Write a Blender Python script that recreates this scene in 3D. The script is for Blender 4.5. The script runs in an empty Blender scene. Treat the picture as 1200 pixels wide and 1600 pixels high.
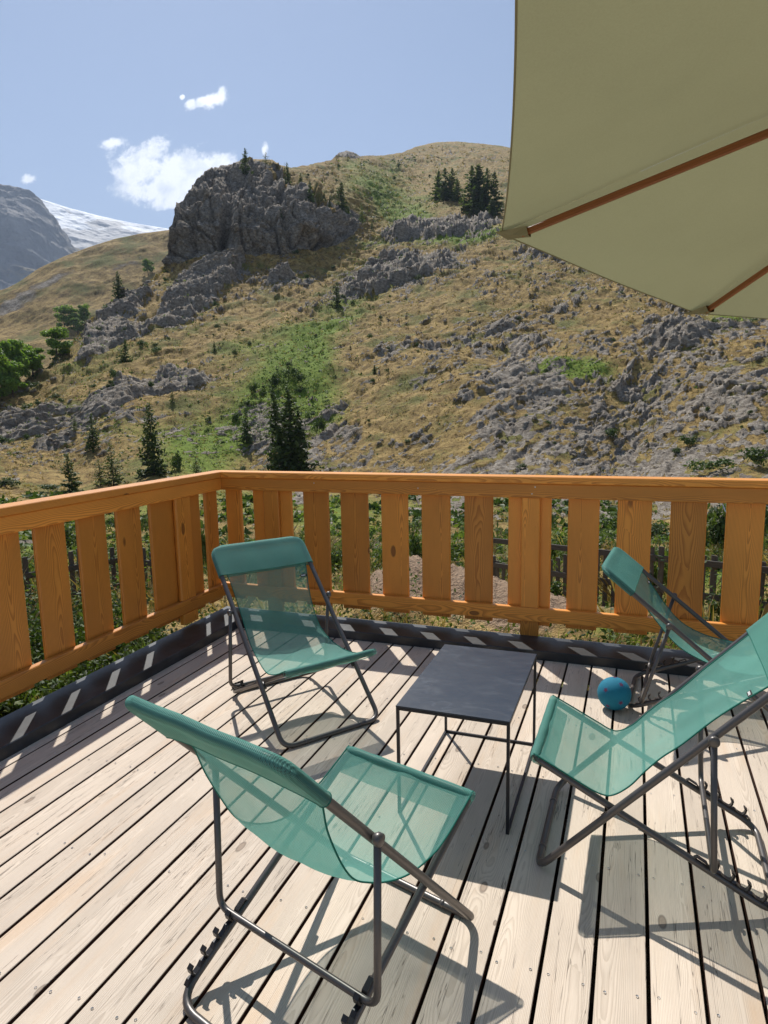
import bpy, bmesh, math, random
import numpy as np
from mathutils import Vector, Matrix
random.seed(7); RNG = np.random.default_rng(11)
scene = bpy.context.scene; C = scene.collection
R = math.radians; PI = math.pi

# ------------------------------------------------------------------ camera
CAM_H = 1.6; FPX = 1048.45
PITCH, ROLL, YAW = R(8.7573), R(-1.1564), R(-20.5577)
_cy, _sy = math.cos(YAW), math.sin(YAW)
FWD = np.array([_sy*math.cos(PITCH), _cy*math.cos(PITCH), -math.sin(PITCH)])
_rt = np.array([_cy, -_sy, 0.0]); _up = np.cross(_rt, FWD)
RGT = math.cos(ROLL)*_rt + math.sin(ROLL)*_up
UPV = -math.sin(ROLL)*_rt + math.cos(ROLL)*_up
cam = bpy.data.cameras.new('camera'); camo = bpy.data.objects.new('camera', cam); C.objects.link(camo)
camo.matrix_world = Matrix(((RGT[0], UPV[0], -FWD[0], 0), (RGT[1], UPV[1], -FWD[1], 0), (RGT[2], UPV[2], -FWD[2], CAM_H), (0, 0, 0, 1)))
cam.sensor_fit = 'VERTICAL'; cam.sensor_height = 24.0; cam.lens = FPX*24.0/1600.0
cam.clip_start = 0.05; cam.clip_end = 30000
scene.camera = camo

# ------------------------------------------------------------------ sun, sky, exposure
SUN = Vector((-0.212, 0.296, 0.455)).normalized()
SUN_EL = math.asin(SUN.z); SUN_AZ = math.atan2(SUN.x, SUN.y)
sl = bpy.data.lights.new('sun', 'SUN'); sl.energy = 5.0; sl.angle = R(0.55); sl.color = (1.0, 0.965, 0.91)
so = bpy.data.objects.new('sun', sl); C.objects.link(so); so.rotation_euler = (-SUN).to_track_quat('-Z', 'Y').to_euler()
scene.view_settings.view_transform = 'Standard'; scene.view_settings.look = 'None'
scene.view_settings.exposure = 0.36; scene.view_settings.gamma = 1.0

class NT:
    """tiny node helper"""
    def __init__(s, tree): s.t = tree; s.n = tree.nodes; s.l = tree.links
    def new(s, typ, **kw):
        n = s.n.new(typ)
        for k, v in kw.items():
            if k.startswith('i_'):
                key = k[2:]; key = int(key) if key.isdigit() else key.replace('_', ' ')
                s.set(n.inputs[key], v)
            else: setattr(n, k, v)
        return n
    def set(s, inp, v):
        if isinstance(v, bpy.types.NodeSocket): s.l.new(v, inp)
        else:
            if hasattr(inp.default_value, '__len__') and not hasattr(v, '__len__'): v = (v,)*len(inp.default_value)
            if hasattr(inp.default_value, '__len__') and len(inp.default_value) == 4 and len(v) == 3: v = (*v, 1)
            inp.default_value = v
    def m(s, op, a, b=0.0, c=None, clamp=False):
        n = s.n.new('ShaderNodeMath'); n.operation = op; n.use_clamp = clamp
        s.set(n.inputs[0], a); s.set(n.inputs[1], b)
        if c is not None: s.set(n.inputs[2], c)
        return n.outputs[0]
    def v(s, op, a, b=(0, 0, 0)):
        n = s.n.new('ShaderNodeVectorMath'); n.operation = op
        s.set(n.inputs[0], a)
        if op == 'SCALE': s.set(n.inputs[3], b)
        else: s.set(n.inputs[1], b)
        return n.outputs['Value'] if op in ('LENGTH', 'DOT_PRODUCT', 'DISTANCE') else n.outputs[0]
    def mix(s, f, a, b, blend='MIX'):
        n = s.n.new('ShaderNodeMix'); n.data_type = 'RGBA'; n.blend_type = blend; n.clamp_factor = True
        s.set(n.inputs[0], f); s.set(n.inputs[6], a); s.set(n.inputs[7], b); return n.outputs[2]
    def ramp(s, f, stops):
        n = s.n.new('ShaderNodeValToRGB'); s.set(n.inputs[0], f); e = n.color_ramp.elements
        while len(e) < len(stops): e.new(0.5)
        for i, (p, c) in enumerate(stops):
            e[i].position = p; e[i].color = (c, c, c, 1) if not hasattr(c, '__len__') else (*c, 1)
        return n.outputs[0]
    def noise(s, vec, scale, detail=4, rough=0.55, dist=0.0):
        n = s.n.new('ShaderNodeTexNoise'); s.set(n.inputs['Vector'], vec)
        n.inputs['Scale'].default_value = scale; n.inputs['Detail'].default_value = detail
        n.inputs['Roughness'].default_value = rough; n.inputs['Distortion'].default_value = dist
        return n.outputs[0]
    def smooth(s, x, a, b):
        n = s.n.new('ShaderNodeMapRange'); n.interpolation_type = 'SMOOTHSTEP'
        s.set(n.inputs[0], x); s.set(n.inputs[1], a); s.set(n.inputs[2], b); return n.outputs[0]
    def comb(s, x, y, z):
        n = s.n.new('ShaderNodeCombineXYZ'); s.set(n.inputs[0], x); s.set(n.inputs[1], y); s.set(n.inputs[2], z); return n.outputs[0]
    def sep(s, v):
        n = s.n.new('ShaderNodeSeparateXYZ'); s.set(n.inputs[0], v); return n.outputs
    def attr(s, name): return s.new('ShaderNodeAttribute', attribute_name=name)

world = bpy.data.worlds.new('World'); scene.world = world; world.use_nodes = True
w = NT(world.node_tree); w.n.clear()
sky = w.new('ShaderNodeTexSky', sky_type='NISHITA', sun_disc=False, sun_elevation=SUN_EL, sun_rotation=SUN_AZ)
sky.altitude = 1600; sky.air_density = 1.0; sky.dust_density = 1.1; sky.ozone_density = 1.6
tc = w.new('ShaderNodeTexCoord').outputs['Generated']
dx, dy, dz = w.sep(tc)
dys = w.m('MAXIMUM', dy, 0.02)
uu = w.m('DIVIDE', dx, dys); vv = w.m('DIVIDE', dz, dys)
uv = w.comb(uu, vv, 0.0)
def cloud_uv(px, py):
    d = FWD + (px-600)/FPX*RGT - (py-800)/FPX*UPV
    return d[0]/d[1], d[2]/d[1]
_s = 1.22/FPX*1.25
field = None
for px, py, rx, ry in [(225, 268, 64, 40), (262, 282, 72, 38), (308, 268, 56, 32), (335, 260, 32, 20), (240, 236, 32, 22), (200, 276, 34, 24), (282, 304, 36, 20),
                       (176, 222, 26, 9), (43, 280, 17, 10), (335, 155, 22, 11), (318, 158, 16, 7), (346, 150, 9, 14), (298, 163, 10, 8), (285, 152, 5, 4), (413, 236, 7, 11)]:
    cu, cv = cloud_uv(px, py)
    q = w.v('MULTIPLY', w.v('SUBTRACT', uv, (cu, cv, 0)), (1/(rx*_s), 1/(ry*_s), 0))
    e = w.m('SUBTRACT', 1.0, w.v('LENGTH', q))
    field = e if field is None else w.m('SMOOTH_MAX', field, e, 0.12)
n1 = w.noise(w.v('MULTIPLY', uv, (1, 1.5, 1)), 16, 8, 0.62, 0.3)
n2 = w.noise(w.v('MULTIPLY', uv, (1, 1.3, 1)), 70, 6, 0.6)
dens = w.m('ADD', field, w.m('MULTIPLY', w.m('SUBTRACT', n1, 0.5), 1.9))
dens = w.m('ADD', dens, w.m('MULTIPLY', w.m('SUBTRACT', n2, 0.5), 0.6))
cover = w.m('MULTIPLY', w.smooth(dens, 0.12, 0.60), w.m('GREATER_THAN', dy, 0.05))
ccol = w.ramp(w.noise(uv, 22, 5, 0.6), [(0.32, (9.8, 10.4, 11.4)), (0.52, (14.6, 14.7, 14.8))])
skyc = w.mix(cover, sky.outputs[0], ccol)
bg = w.new('ShaderNodeBackground', i_Color=skyc, i_Strength=0.078)
w.l.new(bg.outputs[0], w.new('ShaderNodeOutputWorld').inputs[0])

# ------------------------------------------------------------------ object helpers
def tag(o, label=None, cat=None, group=None, kind=None):
    if label: o['label'] = label
    if cat: o['category'] = cat
    if group: o['group'] = group
    if kind: o['kind'] = kind
    return o
def empty(name, loc=(0, 0, 0), rz=0.0, label=None, cat=None, group=None):
    o = bpy.data.objects.new(name, None); C.objects.link(o); o.location = loc; o.rotation_euler = (0, 0, rz)
    o.empty_display_size = 0.1
    return tag(o, label, cat, group)
def link(name, me, mat=None, parent=None):
    o = bpy.data.objects.new(name, me); C.objects.link(o)
    if mat: me.materials.append(mat)
    if parent: o.parent = parent
    return o
def mesh_np(name, V, F, smooth=False, attrs=None):
    """V (n,3) F (m,k) all faces with k corners"""
    me = bpy.data.meshes.new(name); V = np.asarray(V, np.float32); F = np.asarray(F, np.int32)
    m, k = F.shape
    me.vertices.add(len(V)); me.vertices.foreach_set('co', V.ravel())
    me.loops.add(m*k); me.loops.foreach_set('vertex_index', F.ravel())
    me.polygons.add(m); me.polygons.foreach_set('loop_start', np.arange(m, dtype=np.int32)*k)
    me.polygons.foreach_set('use_smooth', np.full(m, smooth))
    me.update(calc_edges=True)
    for nm, arr in (attrs or {}).items():
        arr = np.asarray(arr, np.float32)
        if arr.ndim == 1: a = me.attributes.new(nm, 'FLOAT', 'POINT'); a.data.foreach_set('value', arr)
        else: a = me.attributes.new(nm, 'FLOAT_VECTOR', 'POINT'); a.data.foreach_set('vector', arr.ravel())
    return me
class MB:
    """mesh builder with per-vertex wood coordinates"""
    def __init__(s): s.V = []; s.F = []; s.W = []; s.r = []
    def add(s, V, F, W=None, r=None):
        o = len(s.V); s.V += [tuple(v) for v in V]; s.F += [tuple(i+o for i in f) for f in F]
        s.W += [tuple(x) for x in (W if W is not None else V)]
        s.r += [random.random() if r is None else r]*len(V) if r is not None else [s._r()]*len(V)
    def _r(s): s.last = random.random(); return s.last
    def build(s, name, mat=None, parent=None, smooth=False):
        me = bpy.data.meshes.new(name); me.from_pydata(s.V, [], s.F); me.update()
        a = me.attributes.new('wv', 'FLOAT_VECTOR', 'POINT'); a.data.foreach_set('vector', np.asarray(s.W, np.float32).ravel())
        a = me.attributes.new('wr', 'FLOAT', 'POINT'); a.data.foreach_set('value', np.asarray(s.r, np.float32))
        if smooth: me.polygons.foreach_set('use_smooth', [True]*len(me.polygons))
        return link(name, me, mat, parent)
def board(mb, o, ax, L, w_, t_, across, bev=0.004, r=None, segs=1):
    """a chamfered plank: origin o (centre of its start end), unit axis ax, length L, width w_ along `across`, thickness t_"""
    ax = Vector(ax).normalized(); ac = Vector(across).normalized(); th = ax.cross(ac)
    pr = []
    hw, ht = w_/2, t_/2
    for sx, sy, a, b in [(1, 1, 0, 1), (1, 1, 1, 0), (-1, 1, 1, 0), (-1, 1, 0, 1), (-1, -1, 0, 1), (-1, -1, 1, 0), (1, -1, 1, 0), (1, -1, 0, 1)]:
        pr.append((sx*(hw - bev*a), sy*(ht - bev*b)))
    V, W = [], []
    for i in range(segs+1):
        l = L*i/segs
        for a, b in pr:
            V.append(Vector(o) + ax*l + ac*a + th*b); W.append((a, b, l))
    F = []
    for i in range(segs):
        for j in range(8):
            a = i*8+j; b = i*8+(j+1) % 8
            F.append((a, b, b+8, a+8))
    F.append(tuple(reversed(range(8)))); F.append(tuple(range(segs*8, segs*8+8)))
    mb.add(V, F, W, r)
def tube(mb, pts, rad, n=12, closed=False, caps=True):
    pts = [Vector(p) for p in pts]; N = len(pts)
    rads = rad if hasattr(rad, '__len__') else [rad]*N
    T = []
    for i in range(N):
        a = pts[(i-1) % N] if (closed or i > 0) else pts[i]
        b = pts[(i+1) % N] if (closed or i < N-1) else pts[i]
        T.append((b-a).normalized())
    nrm = T[0].orthogonal().normalized(); V = []; W = []; l = 0
    for i in range(N):
        if i: nrm = (nrm - T[i]*nrm.dot(T[i])).normalized(); l += (pts[i]-pts[i-1]).length
        bn = T[i].cross(nrm)
        for j in range(n):
            a = 2*PI*j/n; V.append(pts[i] + (nrm*math.cos(a) + bn*math.sin(a))*rads[i]); W.append((a*rad if not hasattr(rad, '__len__') else a*.01, 0, l))
    F = []
    for i in range(N-1 + (1 if closed else 0)):
        for j in range(n):
            i2 = (i+1) % N
            F.append((i*n+j, i*n+(j+1) % n, i2*n+(j+1) % n, i2*n+j))
    if not closed and caps:
        F.append(tuple(reversed(range(n)))); F.append(tuple(range((N-1)*n, N*n)))
    mb.add(V, F, W)
def rounded(pts, rad, closed=False, seg=7):
    pts = [Vector(p) for p in pts]; N = len(pts); out = []
    rr = rad if hasattr(rad, '__len__') else [rad]*N
    for i in range(N):
        if not closed and i in (0, N-1): out.append(pts[i]); continue
        p, a, b = pts[i], pts[(i-1) % N], pts[(i+1) % N]
        da, db = (a-p).normalized(), (b-p).normalized()
        ang = da.angle(db); t = rr[i]/math.tan(ang/2)
        A, B = p+da*t, p+db*t
        for k in range(seg+1):
            u = k/seg; out.append(A*(1-u)**2 + p*2*u*(1-u) + B*u*u)
    return out
def catmull(P, n):
    P = [Vector(p) for p in P]; out = []
    for i in range(len(P)-1):
        p0, p1, p2, p3 = P[max(i-1, 0)], P[i], P[i+1], P[min(i+2, len(P)-1)]
        for k in range(n):
            t = k/n
            out.append(0.5*((2*p1) + (-p0+p2)*t + (2*p0-5*p1+4*p2-p3)*t*t + (-p0+3*p1-3*p2+p3)*t**3))
    return out + [P[-1]]

# ------------------------------------------------------------------ numpy noise
_P = RNG.permutation(4096).astype(np.int64); _G = RNG.normal(size=(4096, 3)); _G /= np.linalg.norm(_G, axis=1)[:, None]
def pn(p):
    i = np.floor(p).astype(np.int64); f = p - i; u = f*f*f*(f*(f*6-15)+10)
    def g(a, b, c):
        h = _P[(_P[(_P[(i[:, 0]+a) & 4095] + i[:, 1]+b) & 4095] + i[:, 2]+c) & 4095]
        G = _G[h]; return G[:, 0]*(f[:, 0]-a) + G[:, 1]*(f[:, 1]-b) + G[:, 2]*(f[:, 2]-c)
    L = lambda a, b, t: a + (b-a)*t
    x00 = L(g(0, 0, 0), g(1, 0, 0), u[:, 0]); x10 = L(g(0, 1, 0), g(1, 1, 0), u[:, 0])
    x01 = L(g(0, 0, 1), g(1, 0, 1), u[:, 0]); x11 = L(g(0, 1, 1), g(1, 1, 1), u[:, 0])
    return L(L(x00, x10, u[:, 1]), L(x01, x11, u[:, 1]), u[:, 2])*1.5
def fbm(p, oct=4, gain=0.5, lac=2.03):
    s = 0; a = 1; t = 0
    for k in range(oct): s = s + a*pn(p + 17.3*k); t += a; a *= gain; p = p*lac
    return s/t
def ridged(p, oct=4, gain=0.5, lac=2.1):
    s = 0; a = 1; t = 0
    for k in range(oct): s = s + a*(1-2*np.abs(pn(p + 31.7*k))); t += a; a *= gain; p = p*lac
    return s/t
def sstep(x, a, b):
    t = np.clip((x-a)/(b-a), 0, 1); return t*t*(3-2*t)

# ------------------------------------------------------------------ materials
def newmat(name):
    m = bpy.data.materials.new(name); m.use_nodes = True; t = NT(m.node_tree); t.n.clear()
    out = t.new('ShaderNodeOutputMaterial'); return m, t, out
def princ(t, out, **kw):
    b = t.new('ShaderNodeBsdfPrincipled')
    for k, v in kw.items(): t.set(b.inputs[k.replace('_', ' ')], v)
    t.l.new(b.outputs[0], out.inputs[0]); return b
def bump(t, h, strength, dist=0.01):
    n = t.new('ShaderNodeBump'); t.set(n.inputs['Height'], h); n.inputs['Strength'].default_value = strength; n.inputs['Distance'].default_value = dist
    return n.outputs[0]

def wood_mat(name, base, late, knotc, rough, ringf=95.0, contrast=0.6, hue=0.1, knots=True, weather=False, bumps=0.35):
    m, t, out = newmat(name)
    wv = t.attr('wv').outputs['Vector']; wr = t.attr('wr').outputs['Fac']
    a, b, l = t.sep(wv)
    r2 = t.m('FRACT', t.m('MULTIPLY', wr, 7.31)); r3 = t.m('FRACT', t.m('MULTIPLY', wr, 23.7)); off = t.m('MULTIPLY', wr, 37.0)
    # knots
    kp = t.comb(t.m('MULTIPLY', a, 10.0 if weather else 6.0), t.m('ADD', t.m('MULTIPLY', l, 4.2 if weather else 2.6), off), off)
    vo = t.new('ShaderNodeTexVoronoi', voronoi_dimensions='3D'); t.set(vo.inputs['Vector'], kp); vo.inputs['Scale'].default_value = 1.0
    vd = vo.outputs['Distance']; vc = t.sep(vo.outputs['Color'])
    has = t.m('GREATER_THAN', vc[0], 0.62 if not weather else 0.42)
    kd = t.m('ADD', vd, t.m('MULTIPLY', t.m('SUBTRACT', 1.0, has), 3.0))
    ksz = t.m('ADD', 0.04, t.m('MULTIPLY', vc[1], 0.10))
    # growth rings: tilted axis below the face
    n1 = t.noise(t.comb(t.m('MULTIPLY', a, 3), b, t.m('ADD', t.m('MULTIPLY', l, 0.9), off)), 1.0, 3, 0.5)
    n2 = t.noise(t.comb(t.m('MULTIPLY', a, 30), t.m('MULTIPLY', b, 30), t.m('ADD', t.m('MULTIPLY', l, 3), off)), 1.0, 2, 0.5)
    ax = t.m('ADD', a, t.m('MULTIPLY', t.m('SUBTRACT', r2, 0.5), 0.10))
    dep = t.m('ADD', t.m('ADD', b, t.m('MULTIPLY', t.m('SUBTRACT', n1, 0.5), 0.09 if weather else 0.16)), t.m('ADD', 0.02, t.m('MULTIPLY', r3, 0.05)))
    rad = t.m('SQRT', t.m('ADD', t.m('MULTIPLY', ax, ax), t.m('MULTIPLY', dep, dep)))
    rad = t.m('ADD', rad, t.m('MULTIPLY', n2, 0.004))
    rad = t.m('ADD', rad, t.m('MULTIPLY', t.m('DIVIDE', 1.0, t.m('ADD', 1.0, t.m('MULTIPLY', t.m('POWER', t.m('DIVIDE', kd, ksz), 2.0), 0.35))), 0.022))
    ph = t.m('FRACT', t.m('MULTIPLY', rad, ringf))
    ring = t.m('MULTIPLY', t.smooth(ph, 0.25, 0.9), t.m('SUBTRACT', 1.0, t.smooth(ph, 0.93, 1.0)))
    fib = t.noise(t.comb(t.m('MULTIPLY', a, 420), t.m('MULTIPLY', b, 420), t.m('ADD', t.m('MULTIPLY', l, 9), off)), 1.0, 2, 0.6)
    blot = t.noise(t.comb(t.m('MULTIPLY', a, 7), t.m('MULTIPLY', b, 7), t.m('ADD', t.m('MULTIPLY', l, 2.2), off)), 1.0, 4, 0.6)
    f = t.m('MULTIPLY', ring, contrast)
    f = t.m('ADD', f, t.m('MULTIPLY', t.m('SUBTRACT', fib, 0.5), 0.65 if weather else 0.22), clamp=True)
    col = t.mix(f, base, late)
    tone = t.m('ADD', t.m('ADD', 1.0 - hue, t.m('MULTIPLY', wr, 2*hue)), t.m('MULTIPLY', t.m('SUBTRACT', blot, 0.5), 0.45))
    col = t.mix(1.0, col, t.comb(tone, tone, tone), 'MULTIPLY')
    hgt = t.m('SUBTRACT', t.m('MULTIPLY', fib, 0.5), t.m('MULTIPLY', ring, 0.5 if weather else 0.15))
    if weather:
        # honey patches where the silver has not set in, grey-brown knots, hairline checks
        hp = t.smooth(t.noise(t.comb(t.m('MULTIPLY', a, 9), b, t.m('ADD', t.m('MULTIPLY', l, 1.1), t.m('MULTIPLY', wr, 91))), 1.0, 4, 0.6), 0.50, 0.74)
        col = t.mix(t.m('MULTIPLY', hp, 0.42), col, (0.66, 0.42, 0.23))
        ck = t.noise(t.comb(t.m('MULTIPLY', a, 26), b, t.m('ADD', t.m('MULTIPLY', l, 0.8), off)), 1.0, 4, 0.55)
        crack = t.m('MULTIPLY', t.m('SUBTRACT', 1.0, t.smooth(t.m('ABSOLUTE', t.m('SUBTRACT', ck, 0.5)), 0.0, 0.006)),
                    t.smooth(t.noise(t.comb(t.m('MULTIPLY', a, 4), b, t.m('ADD', l, off)), 1.3, 2), 0.46, 0.56))
        col = t.mix(t.m('MULTIPLY', crack, 0.75), col, (0.09, 0.06, 0.045))
        hgt = t.m('SUBTRACT', hgt, t.m('MULTIPLY', crack, 1.5))
    if knots:
        kr = t.m('DIVIDE', kd, ksz)
        ki = t.m('SUBTRACT', 1.0, t.smooth(kr, 0.7, 1.05))
        ke = t.m('MULTIPLY', t.smooth(kr, 0.65, 0.9), t.m('SUBTRACT', 1.0, t.smooth(kr, 0.95, 1.3)))
        col = t.mix(t.m('MULTIPLY', ki, 0.75), col, knotc)
        col = t.mix(t.m('MULTIPLY', ke, 0.6), col, tuple(c*0.4 for c in knotc))
    if weather:   # sawn sides keep the red-brown of unweathered wood
        gn = t.sep(t.new('ShaderNodeNewGeometry').outputs['True Normal'])[2]
        col = t.mix(t.m('LESS_THAN', gn, 0.5), col, (0.085, 0.034, 0.018))
    princ(t, out, Base_Color=col, Roughness=rough, Normal=bump(t, hgt, bumps, 0.0015))
    return m
M = {}
M['larch'] = wood_mat('varnished_larch', (0.79, 0.325, 0.050), (0.38, 0.10, 0.009), (0.13, 0.035, 0.008), 0.42, 150, 0.6, 0.24)
M['deck'] = wood_mat('weathered_deck', (0.68, 0.565, 0.445), (0.36, 0.275, 0.195), (0.28, 0.20, 0.14), 0.72, 260, 0.36, 0.09, True, True, 0.6)
M['rib'] = wood_mat('umbrella_rib_wood', (0.29, 0.105, 0.036), (0.17, 0.055, 0.016), (0.1, 0.03, 0.01), 0.45, 150, 0.4, 0.05, False)
M['oldwood'] = wood_mat('old_grey_picket', (0.11, 0.095, 0.075), (0.05, 0.042, 0.034), (0.04, 0.03, 0.02), 0.85, 110, 0.6, 0.15, True)

def simple(name, col, rough=0.5, metal=0.0, nz=None, bumpv=0.0, spec=0.5, coat=0.0):
    m, t, out = newmat(name); c = col
    co = t.new('ShaderNodeTexCoord').outputs['Object']
    if nz:
        sc, amt = nz; n = t.noise(co, sc, 5, 0.6)
        k = t.m('ADD', 1-amt/2, t.m('MULTIPLY', n, amt)); c = t.mix(1.0, col, t.comb(k, k, k), 'MULTIPLY')
    kw = dict(Base_Color=c, Roughness=rough, Metallic=metal)
    if bumpv: kw['Normal'] = bump(t, t.noise(co, (nz or (60, 0))[0]*3, 4), bumpv, 0.002)
    b = princ(t, out, **kw); b.inputs['Specular IOR Level'].default_value = spec; b.inputs['Coat Weight'].default_value = coat
    return m
M['steel'] = simple('titanium_grey_tube', (0.125, 0.115, 0.108), 0.38, 0.5, (25, 0.3))
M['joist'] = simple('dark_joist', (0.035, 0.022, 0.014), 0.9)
M['darksteel'] = simple('dark_notch_plate', (0.03, 0.028, 0.028), 0.38, 0.3, (30, 0.3))
M['black'] = simple('black_plastic', (0.015, 0.015, 0.016), 0.45)
M['white'] = simple('white_print', (0.75, 0.75, 0.73), 0.6)
M['screw'] = simple('bright_screw', (0.62, 0.62, 0.60), 0.3, 0.9)
M['whiteblue'] = simple('pale_blue_plastic', (0.55, 0.68, 0.85), 0.4)

# black edging sheet with dusty sheen
m, t, out = newmat('black_sheet_metal'); co = t.new('ShaderNodeTexCoord').outputs['Object']
n = t.noise(co, 3.5, 6, 0.65); n2 = t.noise(co, 40, 4, 0.6)
princ(t, out, Base_Color=t.mix(t.smooth(n, 0.45, 0.75), (0.014, 0.017, 0.021), (0.050, 0.058, 0.066)),
      Roughness=t.m('ADD', 0.40, t.m('MULTIPLY', n2, 0.12)), Normal=bump(t, n2, 0.12, 0.001)).inputs['Specular IOR Level'].default_value = 0.65; M['kerb'] = m
# blue-black powder coated table top with wiped smudges
m, t, out = newmat('table_top_sheet'); co = t.new('ShaderNodeTexCoord').outputs['Object']
sm = t.noise(t.v('MULTIPLY', co, (1, 1.6, 1)), 6, 7, 0.68, 1.2); sp = t.noise(co, 55, 5, 0.7)
sc = t.new('ShaderNodeTexWave', wave_type='RINGS'); t.set(sc.inputs['Vector'], t.v('ADD', co, (0.1, -0.3, 0))); sc.inputs['Scale'].default_value = 9; sc.inputs['Distortion'].default_value = 14; sc.inputs['Detail'].default_value = 4
scr = t.m('MULTIPLY', t.smooth(sc.outputs['Fac'], 0.94, 1.0), t.smooth(t.noise(co, 4.3, 3), 0.52, 0.66))
dust = t.m('MULTIPLY', t.smooth(sm, 0.52, 0.78), 0.6)
dust = t.m('ADD', dust, t.m('MULTIPLY', t.smooth(sp, 0.66, 0.74), 0.25))
dust = t.m('ADD', dust, t.m('MULTIPLY', scr, 0.35))
princ(t, out, Base_Color=t.mix(dust, (0.008, 0.018, 0.034), (0.060, 0.078, 0.105)), Roughness=t.m('ADD', 0.26, t.m('MULTIPLY', sm, 0.22)), Metallic=0.0); M['tabletop'] = m
M['tableleg'] = simple('table_leg_steel', (0.018, 0.019, 0.024), 0.42, 0.3, (20, 0.3))

# open-weave outdoor mesh fabric
def fabric(name, col, open_, weave=True, trl=0.45):
    m, t, out = newmat(name)
    wv = t.attr('wv').outputs['Vector']; a, b, l = t.sep(wv)
    wx = t.m('SINE', t.m('MULTIPLY', a, 2*PI/0.0052)); wy = t.m('SINE', t.m('MULTIPLY', l, 2*PI/0.0044))
    wp = t.m('MULTIPLY', wx, wy)
    co = t.new('ShaderNodeTexCoord').outputs['Object']
    big = t.noise(co, 5, 4, 0.6)
    k = t.m('ADD', t.m('ADD', 0.86, t.m('MULTIPLY', big, 0.28)), t.m('ADD', t.m('MULTIPLY', wy, 0.05), t.m('MULTIPLY', wx, 0.13)))
    c = t.mix(1.0, col, t.comb(k, k, k), 'MULTIPLY')
    nrm = bump(t, t.m('ADD', wp, t.m('MULTIPLY', wx, 1.0)), 0.5, 0.0008)
    d = t.new('ShaderNodeBsdfPrincipled'); t.set(d.inputs['Base Color'], c); d.inputs['Roughness'].default_value = 0.62; t.set(d.inputs['Normal'], nrm)
    d.inputs['Specular IOR Level'].default_value = 0.15
    tr = t.new('ShaderNodeBsdfTranslucent'); t.set(tr.inputs['Color'], c)
    mx = t.new('ShaderNodeMixShader'); mx.inputs[0].default_value = trl; t.l.new(d.outputs[0], mx.inputs[1]); t.l.new(tr.outputs[0], mx.inputs[2])
    if open_:
        tp = t.new('ShaderNodeBsdfTransparent'); tp.inputs[0].default_value = (0.95, 1.0, 0.97, 1)
        # seen at a grazing angle the threads close up
        lw = t.new('ShaderNodeLayerWeight'); lw.inputs[0].default_value = 0.5
        o = t.m('MULTIPLY', t.m('SUBTRACT', 1.0, t.m('MULTIPLY', lw.outputs['Facing'], 0.75)), open_)
        o = t.m('ADD', o, t.m('MULTIPLY', wp, 0.20), clamp=True)
        m2 = t.new('ShaderNodeMixShader'); t.set(m2.inputs[0], o); t.l.new(mx.outputs[0], m2.inputs[1]); t.l.new(tp.outputs[0], m2.inputs[2]); mx = m2
    t.l.new(mx.outputs[0], out.inputs[0]); return m
M['sling'] = fabric('teal_mesh_fabric', (0.155, 0.405, 0.34), 0.47, True, .30)
M['sleeve'] = fabric('teal_mesh_sleeve', (0.145, 0.385, 0.32), 0.36, True, .32)
M['hem'] = fabric('teal_hem', (0.05, 0.27, 0.21), 0.0)

# parasol cloth
m, t, out = newmat('khaki_canvas'); co = t.new('ShaderNodeTexCoord').outputs['Object']
n = t.noise(co, 2.2, 4, 0.6); n2 = t.noise(co, 260, 2, 0.6)
k = t.m('ADD', t.m('ADD', 0.80, t.m('MULTIPLY', n, 0.2)), t.m('MULTIPLY', n2, 0.2)); cc = t.mix(1.0, (0.405, 0.425, 0.275), t.comb(k, k, k), 'MULTIPLY')
d = t.new('ShaderNodeBsdfDiffuse', i_Color=cc); tr = t.new('ShaderNodeBsdfTranslucent', i_Color=t.mix(1.0, cc, (0.62, 0.58, 0.50), 'MULTIPLY'))
mx = t.new('ShaderNodeMixShader'); mx.inputs[0].default_value = 0.24; t.l.new(d.outputs[0], mx.inputs[1]); t.l.new(tr.outputs[0], mx.inputs[2]); t.l.new(mx.outputs[0], out.inputs[0]); M['canvas'] = m
M['canvasdark'] = simple('olive_pocket', (0.24, 0.225, 0.13), 0.85, 0, (60, 0.3))

# foliage: colour varies per leaf through the 'tint' attribute
def leaf(name, c1, c2, trl=0.35, rough=0.55, third=None):
    m, t, out = newmat(name); f = t.attr('tint').outputs['Fac']
    c = t.mix(t.m('MULTIPLY', f, 1.0), c1, c2)
    if third: c = t.mix(t.smooth(f, 0.86, 0.9), c, third)
    oi = t.new('ShaderNodeObjectInfo').outputs['Random']; k = t.m('ADD', 0.82, t.m('MULTIPLY', oi, 0.36)); c = t.mix(1.0, c, t.comb(k, k, k), 'MULTIPLY')
    d = t.new('ShaderNodeBsdfPrincipled'); t.set(d.inputs['Base Color'], c); d.inputs['Roughness'].default_value = rough; d.inputs['Specular IOR Level'].default_value = 0.3
    tr = t.new('ShaderNodeBsdfTranslucent', i_Color=t.mix(1.0, c, (1.3, 1.35, 0.6), 'MULTIPLY'))
    mx = t.new('ShaderNodeMixShader'); mx.inputs[0].default_value = trl; t.l.new(d.outputs[0], mx.inputs[1]); t.l.new(tr.outputs[0], mx.inputs[2]); t.l.new(mx.outputs[0], out.inputs[0]); return m
M['spruce'] = leaf('spruce_needles', (0.038, 0.068, 0.024), (0.135, 0.185, 0.055), 0.35)
M['larchneedle'] = leaf('larch_needles', (0.07, 0.11, 0.03), (0.17, 0.21, 0.06), 0.35)
M['broadleaf'] = leaf('broad_leaves', (0.10, 0.18, 0.03), (0.25, 0.37, 0.07), 0.45)
M['shrubleaf'] = leaf('shrub_leaves', (0.030, 0.060, 0.014), (0.085, 0.13, 0.028), 0.3)
M['weed'] = leaf('weed_leaves', (0.055, 0.11, 0.022), (0.20, 0.25, 0.06), 0.4, 0.55)
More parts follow.
